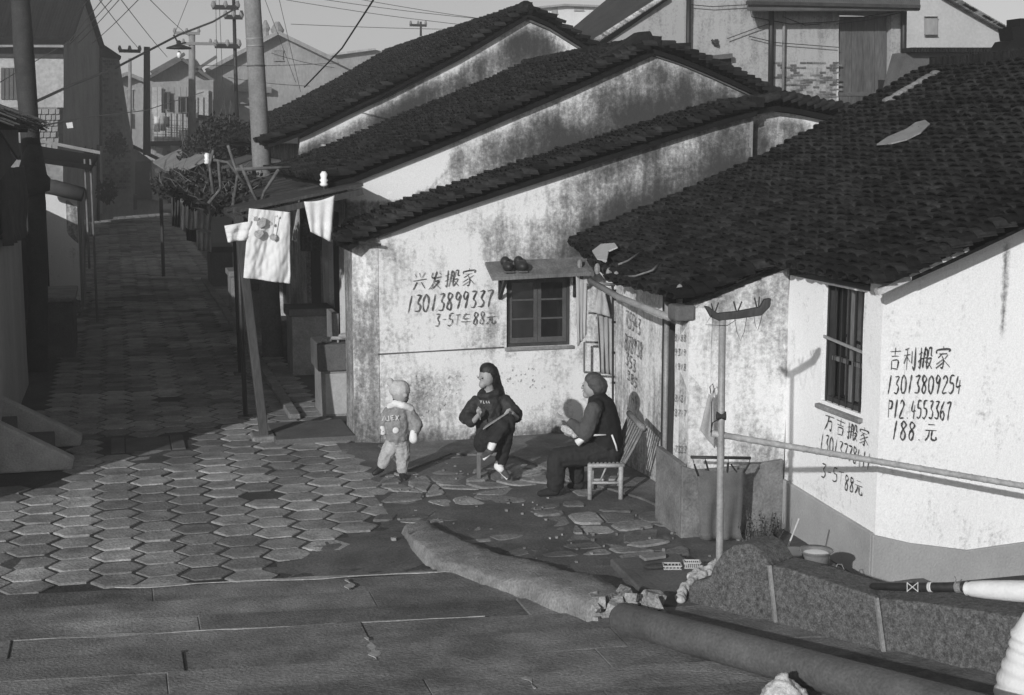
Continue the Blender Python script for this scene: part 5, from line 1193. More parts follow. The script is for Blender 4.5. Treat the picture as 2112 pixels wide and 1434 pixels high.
# laundry further up the street
for k, (x0, x1, y0, y1, Y, m, l) in enumerate(((372, 400, 405, 480, 21.6, mat("mid_grey_cloth", .45, .2, 9, 60, .2, .9), "mid grey clothes bunched on the line behind the pale cloth"), (400, 437, 420, 475, 20.8, mat("pale_blue_cloth", .5, .15, 9, 60, .2, .9), "pale square cloth on the far laundry line"), (353, 372, 400, 470, 22.2, DCLOTH, "dark trousers on the far laundry line"), (405, 436, 475, 520, 21.0, mat("greyish_wrap", .42, .2, 9, 60, .2), "greyish cloth hanging lowest under the pale square cloth"), (383, 405, 470, 500, 21.4, BCLOTH, "black cloth hanging behind the grey clothes"))):  # each cloth keeps one even base tone of its own
    tag(cloth("laundry", m, [gY(x0, y0, Y), gY(x1, y0 + 3, Y), gY(x1 - 1, y1, Y), gY(x0 + 2, y1 - 4, Y)], nu=12, amp=.04, folds=3, seed=k), l, "laundry", "laundry drying further up the street")
mb = MB(); mb.prism([gY(340, 405, 30), gY(350, 393, 30), gY(372, 392, 30), gY(362, 406, 30)], (0, .3, .02)); one(mb, "white_card", WCLOTH, "small white board tilted above the far laundry line", "board")

# ================================================================ POLES AND WIRES
cp = thing("concrete_pole", "tall tapering concrete utility pole rising behind the awning", "utility pole", (2.0, 20, 0))
base = gY(548, 420, 20); top_ = gY(512, -140, 20); base.z = 0; base.x += .05
mb = MB(); mb.tube([base, base.lerp(top_, .5), top_], [.145, .128, .105], 20); mb.build("shaft", mat("pole_concrete", .17, .25, 3, 40, .4, .9), cp, smooth=True)
mb = MB(); c = base.lerp(top_, (gY(527, 88, 20).z) / top_.z); ax = (top_ - base).normalized(); mb.tube([c - ax * .06, c - ax * .04, c - ax * .035, c + ax * .035, c + ax * .04, c + ax * .06], [.119, .119, .114, .114, .119, .119], 20); mb.build("steel_band", METAL, cp, smooth=True)
for z_ in (1.9, 4.0): c = base.lerp(top_, z_ / top_.z); mb = MB(); mb.tube([c, c + ax * .02], .142 if z_ < 3 else .126, 16); mb.build("wire_band", CONCD, cp, smooth=True)
lp_ = thing("wooden_pole", "thick dark leaning pole in front of the left shed", "utility pole", (-1.05, 19.5, 0))
P_ = [gY(a, b, 19.5) for a, b in ((77, 765), (78, 600), (72, 420), (62, 280), (50, 120), (38, -60))]; P_[0].z = 0
mb = MB(); mb.tube(P_, [.14, .13, .14, .12, .13, .11], 14); mb.build("shaft", mat("tarred_pole", .035, .35, 5, 50, .4, .8), lp_, smooth=True)
mb = MB(); c = gY(72, 340, 19.45); mb.tube([gY(70, 300, 19.45), gY(66, 360, 19.42), gY(72, 378, 19.45), gY(80, 400, 19.45)], [.10, .19, .21, .15], 12); mb.build("wrapped_cover", DCLOTH, lp_, smooth=True)
def upole(px, pyt, pyb, Y, r, arms, lab, m=WOODD, lean=0):
    t = thing("utility_pole", lab, "utility pole", tuple(gY(px, pyb, Y)), "slender poles up the street"); mb = MB(); a = gY(px, pyb, Y); b = gY(px + lean, pyt, Y); mb.tube([a, b], [r, r * .8], 10); mb.build("shaft", m, t, smooth=True)
    for (y, x0, x1) in arms: mb = MB(); mb.bar(gY(x0, y, Y - .1), gY(x1, y + 1, Y - .1), .08, .1); mb.build("crossarm", m, t)
    k = 0
    for (y, x0, x1) in arms:
        for x in (x0 + 2, x1 - 2, (x0 + x1) / 2): mb = MB(); p = gY(x, y - 4, Y - .1); mb.lathe(p, [(.04, -.06), (.06, 0), (.03, .1)], 8); mb.build("insulator", CONC, t)
upole(303, 97, 320, 46, .12, [(105, 245, 290)], "stout dark pole standing before the far brick houses")
upole(396, 68, 300, 52, .14, [(68, 358, 412), (90, 376, 492)], "paler pole behind the lamp with two crossarms", CONC)
upole(268, 120, 300, 58, .08, [], "thin pole above the brick house roof", CONC)
upole(490, 0, 300, 34, .05, [(15, 438, 492), (95, 443, 495), (35, 463, 500)], "thin black mast with stub crossarms beside the concrete pole", BLACK, -8)
upole(868, 45, 75, 60, .05, [(52, 845, 880)], "little aerial mast sticking up behind the long roof", BLACK)
lt = thing("street_lamp", "pan-shaped dark street lamp hanging on the cable over the street", "street lamp", tuple(gY(369, 98, 32)))
c = gY(369, 101, 32); mb = MB(); mb.lathe(c, [(.27, -.0), (.26, .03), (.14, .07), (.05, .10), (.05, .16), (.02, .18)], 20); mb.build("lamp_shade", BLACK, lt, smooth=True)
mb = MB(); mb.ball(c + Vector((0, 0, -.12)), .05, (1, 1, 1.6)); mb.build("bulb", ENAMEL, lt, smooth=True); mb = MB(); mb.tube([gY(358, 72, 32), c + Vector((0, 0, .1)), gY(384, 88, 32)], .02, 6); mb.build("bracket", BLACK, lt)
def wire(pts, Y, r, lab, m=BLACK, sag=.0, group="overhead wires"):
    Ys = Y if isinstance(Y, tuple) else (Y, Y); a, b = gY(*pts[0], Ys[0]), gY(*pts[-1], Ys[1]); mb = MB()
    if len(pts) > 2: P_ = [gY(*p, Ys[0] + (Ys[1] - Ys[0]) * k / (len(pts) - 1)) for k, p in enumerate(pts)]
    else: P_ = [a.lerp(b, k / 10) - Vector((0, 0, sag * math.sin(math.pi * k / 10))) for k in range(11)]
    mb.tube(P_, r, 5, False); one(mb, "overhead_wire", m, lab, "wire", group)
wire([(70, 212), (150, 175), (235, 142), (370, 72), (440, 45), (492, 14)], (20, 34), .022, "thick twisted cable sagging from the left pole up to the black mast")
wire([(60, 265), (170, 243), (300, 228), (420, 190)], (20, 46), .012, "thin cable sagging across the dark side wall at the street end")
wire([(770, 0), (705, 100), (628, 180)], (15, 19), .010, "thick diagonal stay wire crossing the sky above the long roof")
fan = [((205, 0), (290, 105)), ((250, 0), (345, 118)), ((290, -5), (190, 90)), ((250, -5), (150, 100)), ((235, -5), (120, 115)), ((215, -5), (70, 170)), ((185, -5), (130, 60)), ((300, -10), (390, 75))]
for k, (a, b) in enumerate(sorted(fan)): wire([a, b], (30, 46), .009, "thin wire of the upper left fan, %s from the left at its top" % "first second third fourth fifth sixth seventh eighth".split()[k], sag=.03)
for k, (a, b) in enumerate((((390, -5), (360, 70)), ((445, 0), (448, 200)), ((452, 0), (462, 230)), ((545, -5), (610, 170)), ((575, -5), (620, 190)))): wire([a, b], 40, .008, ("short steep wire dropping to the pan lamp", "left one of the close vertical wires by the black mast", "right one of the close vertical wires by the black mast", "steep wire just right of the concrete pole", "steep wire second to the right of the concrete pole")[k], sag=0)
wk = -1
for a, b in (((590, 0), (960, 52)), ((640, -5), (1000, 40)), ((600, 50), (1090, 62)), ((720, -5), (1080, 50)), ((410, 135), (700, 130)), ((470, 160), (640, 178)), ((560, 110), (690, 140))): wk += 1; wire([a, b], 50, .010, "thin level wire right of the concrete pole, " + ("highest, ending on the tile ridge", "topmost at the frame edge", "the middle one behind the stay wire", "right one of the upper pair", "crossing the small square window gable", "lowest, across the grey gable wall", "short one under the gable verge")[wk], sag=.05)
wire([(0, 170), (118, 100)], (25, 30), .008, "thin wire slanting across the upper left house")

# ================================================================ LEFT SIDE: shed, stair, tall house
sh = thing("roadside_shed", "dark lean-to shed with a grey plank wall along the left of the street", "shed", (-1.3, 16, 0))
wall("plank_wall", mat("grey_boarding", .36, .2, 1.5, 30, .3, .9, (1, 1, .3)), sh, 'X', -1.13, [(13.2, 2.02), (18.5, 1.98)], -.05, (), lambda u, z: .3, step=.4, back=-1, thick=.12)
mb = MB(); mb.box(-1.9, -1.2, 13.2, 18.4, 1.98, 3.2); mb.build("dark_loft", WOODD, sh)
mb = MB(); rr = random.Random(19)
tvs = []
for k in range(700):
    y = rr.uniform(13.2, 19.2); x = rr.uniform(-1.6, -.97); z = 3.18 + (-.97 - x) * .35 + rr.uniform(0, .14); k0 = len(mb.v)
    mb.bar((x, y, z), (x + .22, y + rr.uniform(-.08, .08), z - .09), .02, .012)
mb.build("thatch", mat("old_thatch", .05, .4, 8, 60, .3), sh, kind="stuff")
mb = MB(); mb.box(-2.6, -1.02, 13.2, 19.0, 3.1, 3.2); mb.build("roof_board", DECK, sh)
cloth("sacking", DCLOTH, [(-1.06, 15.0, 2.75), (-1.06, 18.6, 2.7), (-1.07, 18.5, 1.85), (-1.06, 15.1, 1.95)], nu=20, amp=.05, folds=5, parent=sh)
mb = MB(); mb.prism([gX(0, 268, -1.0), gX(38, 268, -1.0), gX(40, 330, -1.0), gX(20, 300, -1.0)], (-.02, 0, 0)); mb.build("sign_board", CONCD, sh)
mb = MB(); mb.prism([gX(0, 300, -1.02), gX(34, 330, -1.02), gX(0, 372, -1.02)], (-.02, 0, 0)); mb.build("torn_sheet", WOODD, sh)
sr = thing("stone_stair", "side stair with two sloping stone cheeks rising to the left", "stair", (-.9, 13.9, 0))
for Yn, x1, nm in ((13.40, -.47, 0), (14.45, -.42, 1)):
    mb = MB(); mb.prism([(x1 - .0, Yn, 0), (x1 + .02, Yn, .10), (x1 - .08, Yn, .16), (-2.6, Yn, 1.35), (-2.6, Yn, 0)], (0, .16, 0)); mb.build("stair_cheek", mat("pale_stone", .34, .25, 4, 60, .6, .9), sr, bevel=.02)
for k in range(5): mb = MB(); mb.box(-1.0 - .33 * k, -.66 - .33 * k if k == 0 else -.67 - .33 * k, 13.57, 14.44, -.05, .17 + .17 * k); mb.build("step", CONCD, sr, bevel=.01)
bx = thing("cement_trough", "waist-high cement trough beside the dark pole", "trough", (-.8, 20.7, 0))
mb = MB(); mb.box(-1.0, -.62, 20.6, 22.2, -.02, .78); mb.build("trough_body", CONCD, bx, bevel=.015); mb = MB(); mb.box(-1.04, -.58, 20.55, 22.2, .782, .85); mb.build("trough_top", CONC, bx, bevel=.015)
l2 = thing("roadside_hut", "small hut with pale end wall and rolled awning left of the street", "hut", (-1.5, 25.5, 0))
wall("end_wall", PL, l2, 'Y', 25.2, [(-2.4, 2.25), (-.62, 2.05)], -.05, [(-2.0, -1.12, -.05, 1.9)], lambda u, z: -.1 + .2 * (1 - sm(0, .8, z)), step=.2)
mb = MB(); mb.box(-2.0, -1.12, 25.3, 25.35, 0, 1.9); mb.build("door", WOODD, l2)
wall("street_wall", PL, l2, 'X', -.62, [(25.2, 2.0), (30, 2.0)], -.05, (), lambda u, z: .5, step=.4, back=-1)
mb = MB(); mb.tube([(-1.35, 24.6, 2.32), (-.95, 24.55, 2.24), (-.5, 24.5, 2.12)], [.10, .13, .12], 12); mb.build("rolled_awning", DCLOTH, l2, smooth=True)
mb = MB(); mb.prism([(-2.6, 24.3, 2.95), (-.35, 24.3, 2.6), (-.3, 30, 2.7), (-2.6, 30, 3.1)], (0, 0, -.08)); mb.build("roof", DECK, l2)
mb = MB(); mb.prism([(-1.5, 24.0, 3.05), (-.2, 24.0, 2.78), (-.2, 24.1, 2.78), (-1.5, 24.1, 3.05)], (0, 0, .05)); mb.build("gutter_pole", METAL, l2)
for x in (-.45, -.36): mb = MB(); mb.tube([(x, 24.5, .9 if x < -.4 else 0), (x, 24.5, 2.7)], .02, 6); mb.build("awning_prop", WOODM, l2)
wr = random.Random(55)
# tall house: front to the camera, gable end to the street
th_ = thing("tall_house", "tall tiled house with a grey gable end facing up the left side of the street", "house", (-3, 38, 0))
a0, a1 = Vector((-1.27, 38, 0)), Vector((-.33, 50, 0)); gs_ = lambda px, py: gV(px, py, a0, a1)
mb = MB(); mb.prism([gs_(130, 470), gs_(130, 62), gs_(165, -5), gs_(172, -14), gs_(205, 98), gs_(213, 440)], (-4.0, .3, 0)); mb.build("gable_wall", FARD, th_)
q = lambda a, b, Y=37.9: gY(a, b, Y)
def slab(name, px, Y, d, m, par): mb = MB(); mb.prism([gY(a, b, Y) for a, b in px], (0, d, 0)); return mb.build(name, m, par)
slab("upper_wall", [(-60, 115), (131, 120), (131, 222), (-60, 222)], 37.9, .2, FARW, th_); slab("fascia", [(-60, 76), (131, 76), (131, 98), (-60, 96)], 37.5, .25, FARG, th_); slab("lintel", [(-60, 98), (131, 99), (131, 120), (-60, 118)], 37.85, .2, WOODD, th_)
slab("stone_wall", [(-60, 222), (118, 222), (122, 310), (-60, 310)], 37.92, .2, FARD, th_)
rr = random.Random(23)
for row in range(7):
    x = 72
    while x < 116: w_ = rr.uniform(8, 15); slab("stone", [(x, 226 + row * 12), (x + w_ - 1.5, 225 + row * 12), (x + w_ - 2, 235 + row * 12), (x, 236 + row * 12)], 37.84, .1, FARG, th_); x += w_
for k in range(4): slab("shutter_panel", [(2 + k * 9, 140), (9 + k * 9, 140), (9 + k * 9, 205), (2 + k * 9, 205)], 37.85, .06, CONCD, th_)
mb = MB(); tvs = []
for k in range(34):
    xa = -60 + k * 6.2; k0 = len(mb.v); p0_, p1_ = q(xa, 80, 37.4), gY(xa + 26 + k * .2, -16, 40.5)
    mb.tube([p0_, p1_], .075, 6); tvs += [rr.uniform(.6, 1.5)] * (len(mb.v) - k0)
mb.build("roof_rolls", TILE, th_, tv=tvs, kind="stuff"); mb = MB(); mb.prism([q(-80, 82, 37.4), q(134, 82, 37.4), gY(170, -16, 40.5), gY(-60, -16, 40.5)], (0, .05, -.1)); mb.build("roof_deck", TILE, th_, tv=1.0)
mb = MB()
for a, b in (((131, 60), (168, -14)), ((168, -14), (206, 100))): mb.bar(gs_(*a) + Vector((.05, 0, .05)), gs_(*b) + Vector((.05, 0, .05)), .2, .12)
mb.build("verge", DECK, th_)
slab("white_notice", [(136, 254), (149, 252), (151, 264), (139, 265)], 37.0, .05, WCLOTH, thing("notice", "small white notice hung on a cable before the grey gable end", "notice", tuple(gY(143, 258, 37))))
for (x, y0_, y1_, l) in ((197, 300, 455, "downpipe on the grey gable end, the nearer one"), (203, 120, 300, "downpipe at the far corner of the grey gable end")):
    mb = MB(); mb.tube([gs_(x, y0_) + Vector((.08, 0, 0)), gs_(x, y1_) + Vector((.08, 0, 0))], .05, 6); mb.build("downpipe", WOODD, th_)
for k, (x, y) in enumerate(((175, 330), (222, 395), (240, 300), (355, 395))):
    bush("street_plant", ("shrub in a tub at the foot of the grey gable end", "low shrub beside the far low wall", "small creeper on the brick house corner", "bushy plant by the far end of the laundry")[k], "shrub", [(tuple(gY(x, y, 44)), (.3, .3, .35))], 500, 6, (.08, .16), 30 + k)
# off to the left, a neighbour whose eaves shade the street
nb = thing("corner_house", "plain corner house beside the stone stair at the left", "house", (-3, 12, 0))
mb = MB(); mb.box(-5.5, -1.9, 11.4, 13.0, -.1, 2.5); mb.box(-5.5, -1.9, 13.01, 37, -.1, 2.25); mb.build("block_wall", FARG, nb); mb = MB(); mb.prism([(-1.7, 11.3, 2.52), (-3.6, 11.3, 3.3), (-5.7, 11.3, 2.52)], (0, 1.8, 0)); mb.build("roof", DECK, nb)

# ================================================================ FAR HOUSES
def house(name, lab, Y, cat="house"): return thing(name, lab, cat, (gY(300, 400, Y).x, Y, 0))
def win(px0, py0, px1, py1, Y, par, m=VOID, frame=WOODM, bars=1):
    w_ = slab("window", [(px0, py0), (px1, py0), (px1, py1), (px0, py1)], Y - .06, .05, m, par)
    f = slab("frame", [(px0 - 1, py0 - 1), (px1 + 1, py0 - 1), (px1 + 1, py0 + .6), (px0 - 1, py0 + .6)], Y - .10, .04, frame, w_); slab("frame", [(px0 - 1, py1 - .6), (px1 + 1, py1 - .6), (px1 + 1, py1 + 1), (px0 - 1, py1 + 1)], Y - .10, .04, frame, w_)
    for k in range(bars): x = px0 + (px1 - px0) * (k + 1) / (bars + 1); slab("glazing_bar", [(x - .5, py0), (x + .5, py0), (x + .5, py1), (x - .5, py1)], Y - .09, .03, frame, w_)
    return w_
t = house("brick_house", "narrow grey brick house joined behind the tall gable end", 51)
slab("brick_wall", [(208, 112), (246, 122), (262, 225), (275, 300), (275, 440), (208, 445)], 51, 2, FARG, t)
mb = MB(); mb.prism([gY(196, 84, 50.5), gY(214, 92, 50.2), gY(250, 116, 50.4), gY(246, 121, 50.8), gY(206, 118, 51)], (0, 1.6, .0)); mb.build("roof", DECK, t)
win(224, 142, 233, 212, 51, t, FARD, FARD, 0)
rr = random.Random(31); bk = MB(); tvs = []
for row in range(44):
    y_ = 124 + row * 6.2; x = 212 + (row % 2) * 4
    while x < (238 if y_ < 210 else (246 if y_ < 300 else 264)):
        k0 = len(bk.v)
        if not (222 < x < 234 and 140 < y_ < 214): bk.prism([gY(x, y_, 50.98), gY(x + 7.4, y_, 50.98), gY(x + 7.4, y_ + 5.2, 50.98), gY(x, y_ + 5.2, 50.98)], (0, -.02, 0)); tvs += [rr.uniform(.6, 1.5)] * (len(bk.v) - k0)
        x += 8.3
bk.build("bricks", BRICKM, t, tv=tvs, kind="stuff")
t = house("end_house", "plain house wall closing the street between the brick house and the dark pole", 60)
slab("front_wall", [(236, 158), (262, 150), (285, 162), (330, 178), (335, 420), (236, 420)], 60, 3, FARG, t); slab("eave", [(232, 160), (262, 148), (334, 176), (334, 184), (262, 156), (236, 166)], 59.4, .5, FARD, t); win(262, 185, 274, 225, 60, t, FARD, FARW, 1); slab("white_pier", [(262, 232), (270, 232), (270, 262), (262, 262)], 59.8, .1, FARW, t)
t = house("door_house", "low pale house with a dark door where the street bends", 54)
slab("front_wall", [(205, 295), (262, 296), (300, 322), (330, 345), (332, 440), (205, 450)], 54, 2, FARG, t)
slab("door", [(279, 333), (311, 333), (313, 410), (279, 412)], 53.9, .06, CONCD, t); slab("pier", [(313, 330), (328, 338), (330, 415), (314, 412)], 53.85, .1, FARW, t); slab("step_block", [(255, 405), (283, 402), (283, 432), (258, 437)], 53, .8, CONCD, t)
slab("eave", [(262, 300), (270, 296), (330, 326), (330, 334)], 53.3, .8, DECK, t); slab("low_wall", [(180, 415), (232, 412), (234, 452), (180, 458)], 50, .5, FARG, t)
t = house("balcony_house", "whitewashed balcony house with laundry where the street ends", 58)
slab("front_wall", [(298, 170), (440, 165), (440, 300), (298, 300)], 58, 4, FARG, t)
slab("white_panel", [(312, 180), (333, 180), (333, 235), (312, 235)], 57.8, .1, FARW, t); slab("white_panel", [(405, 185), (430, 185), (430, 240), (405, 240)], 57.8, .1, FARW, t); slab("white_panel", [(316, 232), (395, 236), (400, 290), (318, 295)], 57.6, .1, FARW, t)
win(368, 200, 391, 232, 57.9, t, bars=2); win(405, 250, 428, 285, 57.7, t, bars=3); slab("balcony_floor", [(300, 292), (402, 290), (402, 300), (300, 302)], 56.6, 1.2, DECK, t); slab("balcony_floor", [(385, 234), (440, 240), (440, 246), (385, 240)], 56.8, 1, DECK, t)
for k in range(8): slab("balcony_post", [(312 + 12 * k, 180), (313 + 12 * k, 180), (313 + 12 * k, 292), (312 + 12 * k, 292)], 56.9, .06, WOODM, t)
slab("lower_wall", [(320, 300), (440, 300), (440, 420), (325, 420)], 58.5, 2, FARD, t)
for k, (a, b, c, d, m, l) in enumerate(((318, 240, 330, 272, WCLOTH, "white cloth on the left of the far balcony"), (331, 238, 341, 270, GCLOTH, "grey shirt on the far balcony line"), (343, 240, 350, 262, DCLOTH, "dark cloth on the far balcony line"), (388, 232, 408, 244, WCLOTH, "white sheet tilted over the right end of the far balcony"), (394, 250, 403, 285, DCLOTH, "dark trousers on the right of the far balcony"), (410, 248, 420, 290, GCLOTH, "long grey cloth hung under the small far window"))):
    tag(cloth("laundry", m, [gY(a, b, 56.4), gY(c, b, 56.4), gY(c, d, 56.4), gY(a, d, 56.4)], nu=6, nv=6, amp=.05), l, "laundry", "laundry on the far balcony")
for k in range(5): slab("balcony_rail", [(314, 246 + 10 * k), (396, 250 + 10 * k), (396, 251 + 10 * k), (314, 247 + 10 * k)], 56.85, .05, WOODM, t)
win(340, 190, 352, 226, 57.9, t, bars=1); win(345, 312, 362, 350, 58.4, t, CONCD, bars=0); slab("awning", [(396, 300), (440, 296), (448, 308), (392, 312)], 55.5, .8, FARG, t)
for k, (a, b, c, d) in enumerate(((322, 304, 336, 318), (352, 300, 366, 316), (378, 306, 392, 322), (408, 312, 424, 330))): slab("porch_clutter", [(a, b), (c, b + 2), (c - 2, d), (a + 1, d - 2)], 55 - k * .3, .3, (FARW, CONC, FARG, WCLOTH)[k], t)
t = house("far_roof_house", "far house with a pale tiled double roof beyond the lamp", 62)
mb = MB(); mb.prism([gY(305, 160, 62), gY(372, 122, 62), gY(405, 122, 62), gY(430, 165, 62), gY(430, 185, 62), gY(305, 175, 62)], (0, 3, 0)); mb.build("gable_wall", FARG, t)
for a, b, c, d in ((303, 163, 374, 122), (312, 150, 380, 112), (396, 150, 445, 118), (374, 122, 440, 168)): mb = MB(); mb.bar(gY(a, b, 61.6), gY(c, d, 61.6), .9, .12); mb.build("roof_band", CONCD, t)
t = house("grey_gable_house", "grey gabled house with a tiny square window fading in the haze", 64)
slab("gable_wall", [(428, 145), (520, 98), (560, 75), (572, 70), (590, 78), (650, 108), (725, 142), (725, 380), (428, 380)], 64, 6, FARG, t)
win(565, 104, 584, 125, 64, t, FARD, FARG, 0)
for a, b, c, d in ((425, 146, 572, 68), (572, 68, 728, 143)): mb = MB(); mb.bar(gY(a, b, 63.7), gY(c, d, 63.7), .5, .16); mb.build("verge", FARG, t)
mb = MB(); p = gY(548, 66, 64); mb.lathe(p, [(.18, -.4), (.12, 0), (.2, .15), (.05, .5)], 8); p = gY(572, 62, 64); mb.lathe(p, [(.2, -.3), (.3, 0), (.1, .35)], 8); mb.build("ridge_end", FARD, t)
slab("string_course", [(480, 174), (560, 180), (560, 192), (480, 188)], 63.6, .3, FARD, t); slab("dark_window", [(482, 195), (520, 196), (520, 215), (482, 214)], 63.8, .1, FARD, t)
t = house("low_far_roof", "low pale roofs just showing above the long house ridge", 75)
slab("roof_wall", [(655, 118), (770, 102), (790, 106), (800, 200), (655, 200)], 75, 5, FARG, t); slab("ridge_line", [(655, 114), (775, 99), (775, 103), (655, 119)], 74.6, .3, FARW, t)
t = house("white_block", "distant white flat-roofed block between the rooftops", 90)
slab("block_wall", [(1108, 18), (1165, 11), (1240, 13), (1262, 22), (1262, 120), (1108, 120)], 90, 8, mat("far_white", .62, .1, 1, 10, 0), t)
for a, b, c, d in ((1116, 20, 1125, 30), (1138, 15, 1150, 28), (1185, 15, 1204, 22)): win(a, b, c, d, 90, t, FARG, FARG, 0)
slab("parapet", [(1106, 14), (1165, 8), (1265, 12), (1265, 16), (1165, 12), (1106, 18)], 89.6, .5, FARG, t)
# upper right: house F and gable G behind the tiled roofs
F_ = thing("two_storey_house", "pale two-storey house with a tall plank door above the tiled roofs", "house", (10, 21, 0))
Yf = 21.0; q = lambda a, b: gY(a, b, Yf)
PLF = plaster("yard_render", .36)
fp = [(q(a, b).x, q(a, b).z) for a, b in ((1422, -40), (1870, -40))]
dd = [q(1731, 30), q(1831, 235)]
wall("front_wall", PLF, F_, 'Y', Yf, fp, 2.6, [(dd[0].x, dd[1].x, 2.6, dd[0].z)], lambda u, z: .10 + .25 * (1 - sm(3.3, 4.3, z)) * (.6 + noise.noise(Vector((u * 2, z * 6, 1)))), step=.15)
for k in range(4):
    a, b = 1732 + k * 24.2, 1732 + (k + 1) * 24.2 - 1; mb = MB(); mb.prism([gY(a, 34, Yf + .07), gY(b, 34, Yf + .07), gY(b, 240, Yf + .07), gY(a, 240, Yf + .07)], (0, .04, 0)); mb.build("door_plank", mat("door_planks", .085, .35, 5, 40, .4, .8, (1, 1, .15)), F_)
mb = MB(); mb.prism([gY(a, b, Yf + .05) for a, b in ((1731, 190), (1830, 190), (1830, 198), (1731, 198))], (0, .04, 0)); mb.build("door_rail", CONCD, F_)
mb = MB(); mb.prism([gY(a, b, Yf + .0) for a, b in ((1815, 165), (1830, 165), (1828, 182), (1815, 182))], (0, .06, 0)); mb.build("door_lock", BLACK, F_)
for px, w_ in ((1592, .09), (1618, .05), (1421, .08), (1865, .10)):
    mb = MB(); mb.tube([gY(px, -40, Yf - .08), gY(px - 3, 205, Yf - .08)], w_ / 2, 8); mb.build("drainpipe", BLACK if px != 1618 else CONC, F_, smooth=True)
mb = MB(); rr = random.Random(77)
x = 1545
while x < 1895: mb.tube([gY(x, 19, Yf - .55), gY(x, -8, Yf - .05)], .035, 6); x += 4.2
mb.build("corrugated_canopy", CONCD, F_, kind="stuff"); mb = MB(); mb.bar(gY(1540, 6, Yf - .6), gY(1897, 14, Yf - .6), .05, .05); mb.build("canopy_edge", WOODD, F_)
w_ = slab("window", [(1466, 122), (1508, 118), (1508, 160), (1466, 160)], Yf - .05, .04, VOID, F_); slab("window_lintel", [(1462, 115), (1511, 110), (1511, 120), (1462, 124)], Yf - .16, .14, CONCD, F_); slab("pane", [(1490, 138), (1506, 138), (1506, 158), (1490, 158)], Yf - .07, .02, FARW, w_)
mb = MB()
for k in range(7): mb.tube([gY(1468 + 4 * (k % 4), 82 + 5 * (k % 3), Yf - .03), gY(1476 + 3 * (k % 3), 90 + 4 * (k % 2), Yf - .06)], .02, 5)
mb.build("rusty_bracket", WOODD, F_)
rr = random.Random(71); tvs = []; bk = MB()
for row in range(22):
    y_ = 128 + row * 5; x = 1596 + (row % 2) * 7
    while x < 1726:
        if rr.random() < .42 + row * .015: k0 = len(bk.v); bk.prism([gY(x, y_, Yf - .012), gY(x + 12, y_, Yf - .012), gY(x + 12, y_ + 3.6, Yf - .012), gY(x, y_ + 3.6, Yf - .012)], (0, -.008, 0)); tvs += [rr.uniform(.7, 1.8)] * (len(bk.v) - k0)
        x += 13.5
bk.build("exposed_bricks", mat("whitened_brick", .11, .3, 4, 40, .5, .9, tv=True), F_, tv=tvs, kind="stuff")
for pts in ([(1425, 10), (1470, 14), (1540, 10)], [(1500, 80), (1560, 58), (1590, 48)], [(1545, 0), (1550, 35), (1630, 50), (1720, 45), (1860, 22)], [(1545, 75), (1600, 88), (1730, 98)], [(1615, 35), (1660, 52), (1690, 50)], [(1725, 50), (1790, 42), (1862, 25)]):
    mb = MB(); mb.tube([gY(a, b, Yf - .1) for a, b in pts], .008, 4, False); mb.build("cable", BLACK, F_)
R2 = thing("side_roofed_house", "house with a long dark sloping roof and a pale mortar verge beside the two-storey house", "house", (8, 23, 0))
slab("gable_wall", [(1225, 110), (1240, 75), (1300, 42), (1365, 2), (1400, -20), (1424, -20), (1424, 110)], 22.2, .3, PLF, R2)
mb = MB(); mb.prism([gY(1160, 75, 25), gY(1262, -10, 25), gY(1385, -16, 22.1), gY(1240, 86, 22.1), gY(1225, 98, 22.1)], (0, .1, -.1)); mb.build("roof_slope", mat("far_tiles", .04, .3, 3, 25, .5, .9), R2)
rr = random.Random(3); mb = MB(); tvs = []
for k in range(60):
    t_ = k / 59; p = gY(1232 + 140 * t_, 82 - 90 * t_, 22.05); k0 = len(mb.v); mb.ball(p, .05, (1.2, .8, .7), 6, 4); tvs += [rr.uniform(.5, 1.8)] * (len(mb.v) - k0)
mb.build("mortar_verge", mat("pale_mortar", .26, .3, 5, 40, .4, .9, tv=True), R2, tv=tvs, kind="stuff")
slab("low_wall", [(1372, 90), (1425, 88), (1425, 130), (1372, 130)], 19.8, .3, DECK, R2)
G_ = thing("pale_gable_house", "pale gabled house with one small window at the upper right", "house", (14, 24, 0))
slab("gable_wall", [(1868, -30), (1935, -30), (2000, 22), (2095, 78), (2095, 130), (1868, 130)], 24, .3, mat("pale_render", .42, .12, 1, 20, .3, .9), G_)
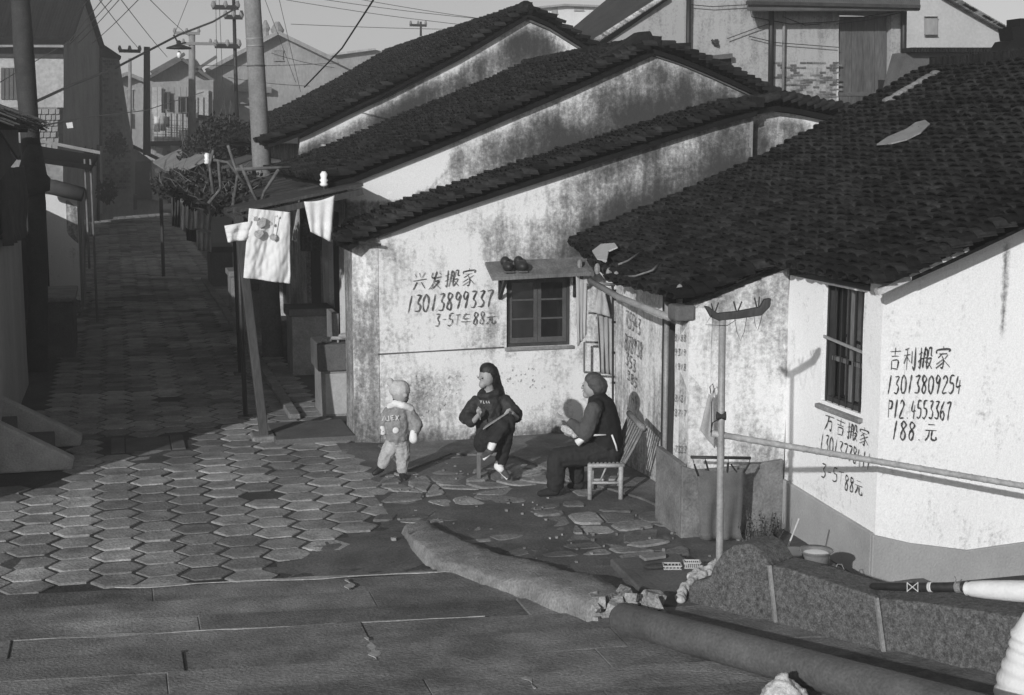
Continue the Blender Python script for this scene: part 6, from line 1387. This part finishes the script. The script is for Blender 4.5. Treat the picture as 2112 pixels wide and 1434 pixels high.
win(1909, 35, 1934, 72, 24, G_, FARG, CONCD, 0)
rr = random.Random(13); mb = MB(); tvs = []
for k in range(46):
    t_ = k / 45; p = gY(1945 + 150 * t_, -10 + 86 * t_, 23.85); k0 = len(mb.v); mb.bar(p + Vector((-.05, 0, 0)), p + Vector((.06, 0, .03)), .16, .05); tvs += [rr.uniform(.6, 2.4)] * (len(mb.v) - k0)
mb.build("verge_tiles", mat("grey_verge_tile", .09, .3, 5, 40, .4, .9, tv=True), G_, tv=tvs, kind="stuff")
bw_ = thing("roof_wall", "dark tile-capped wall between the pale gable and the broad roof", "wall", (12, 20, 3))
slab("wall_body", [(1868, 108), (2040, 104), (2112, 100), (2112, 200), (1840, 210)], 20.0, .4, CONCD, bw_); mb = MB(); tvs = []
for k in range(40):
    px = 1870 + 6.4 * k; k0 = len(mb.v); hgt = 0 if px < 2030 else (px - 2030) * .1; p = gY(px, 104 - hgt, 19.95); mb.bar(p, p + Vector((.035, 0, .0)), .3, .07); tvs += [rr.uniform(.5, 1.7)] * (len(mb.v) - k0)
mb.build("cap_tiles", TILE, bw_, tv=tvs, kind="stuff")
ct = thing("ridge_ornament", "dark stacked tile finial at the right edge above the broad roof", "finial", tuple(gY(2100, 80, 14)))
slab("finial_foot", [(2070, 108), (2085, 84), (2115, 78), (2115, 112)], 13.9, .3, DECK, ct); slab("finial_top", [(2086, 56), (2104, 54), (2104, 38), (2140, 38), (2140, 80), (2090, 82)], 13.9, .25, DECK, ct)

# ================================================================ AIR
hz = MB(); hz.box(-25, 25, -6, 99.5, -1.2, 16.5)
hm = bpy.data.materials.new("air"); hm.use_nodes = True; hn = hm.node_tree; hn.nodes.clear()
pv = hn.nodes.new("ShaderNodeVolumePrincipled"); pv.inputs["Color"].default_value = (.9, .9, .9, 1); pv.inputs["Density"].default_value = 0.004; pv.inputs["Anisotropy"].default_value = 0.2
ho = hn.nodes.new("ShaderNodeOutputMaterial"); hn.links.new(pv.outputs[0], ho.inputs["Volume"])
tag(hz.build("haze", hm), kind="stuff")
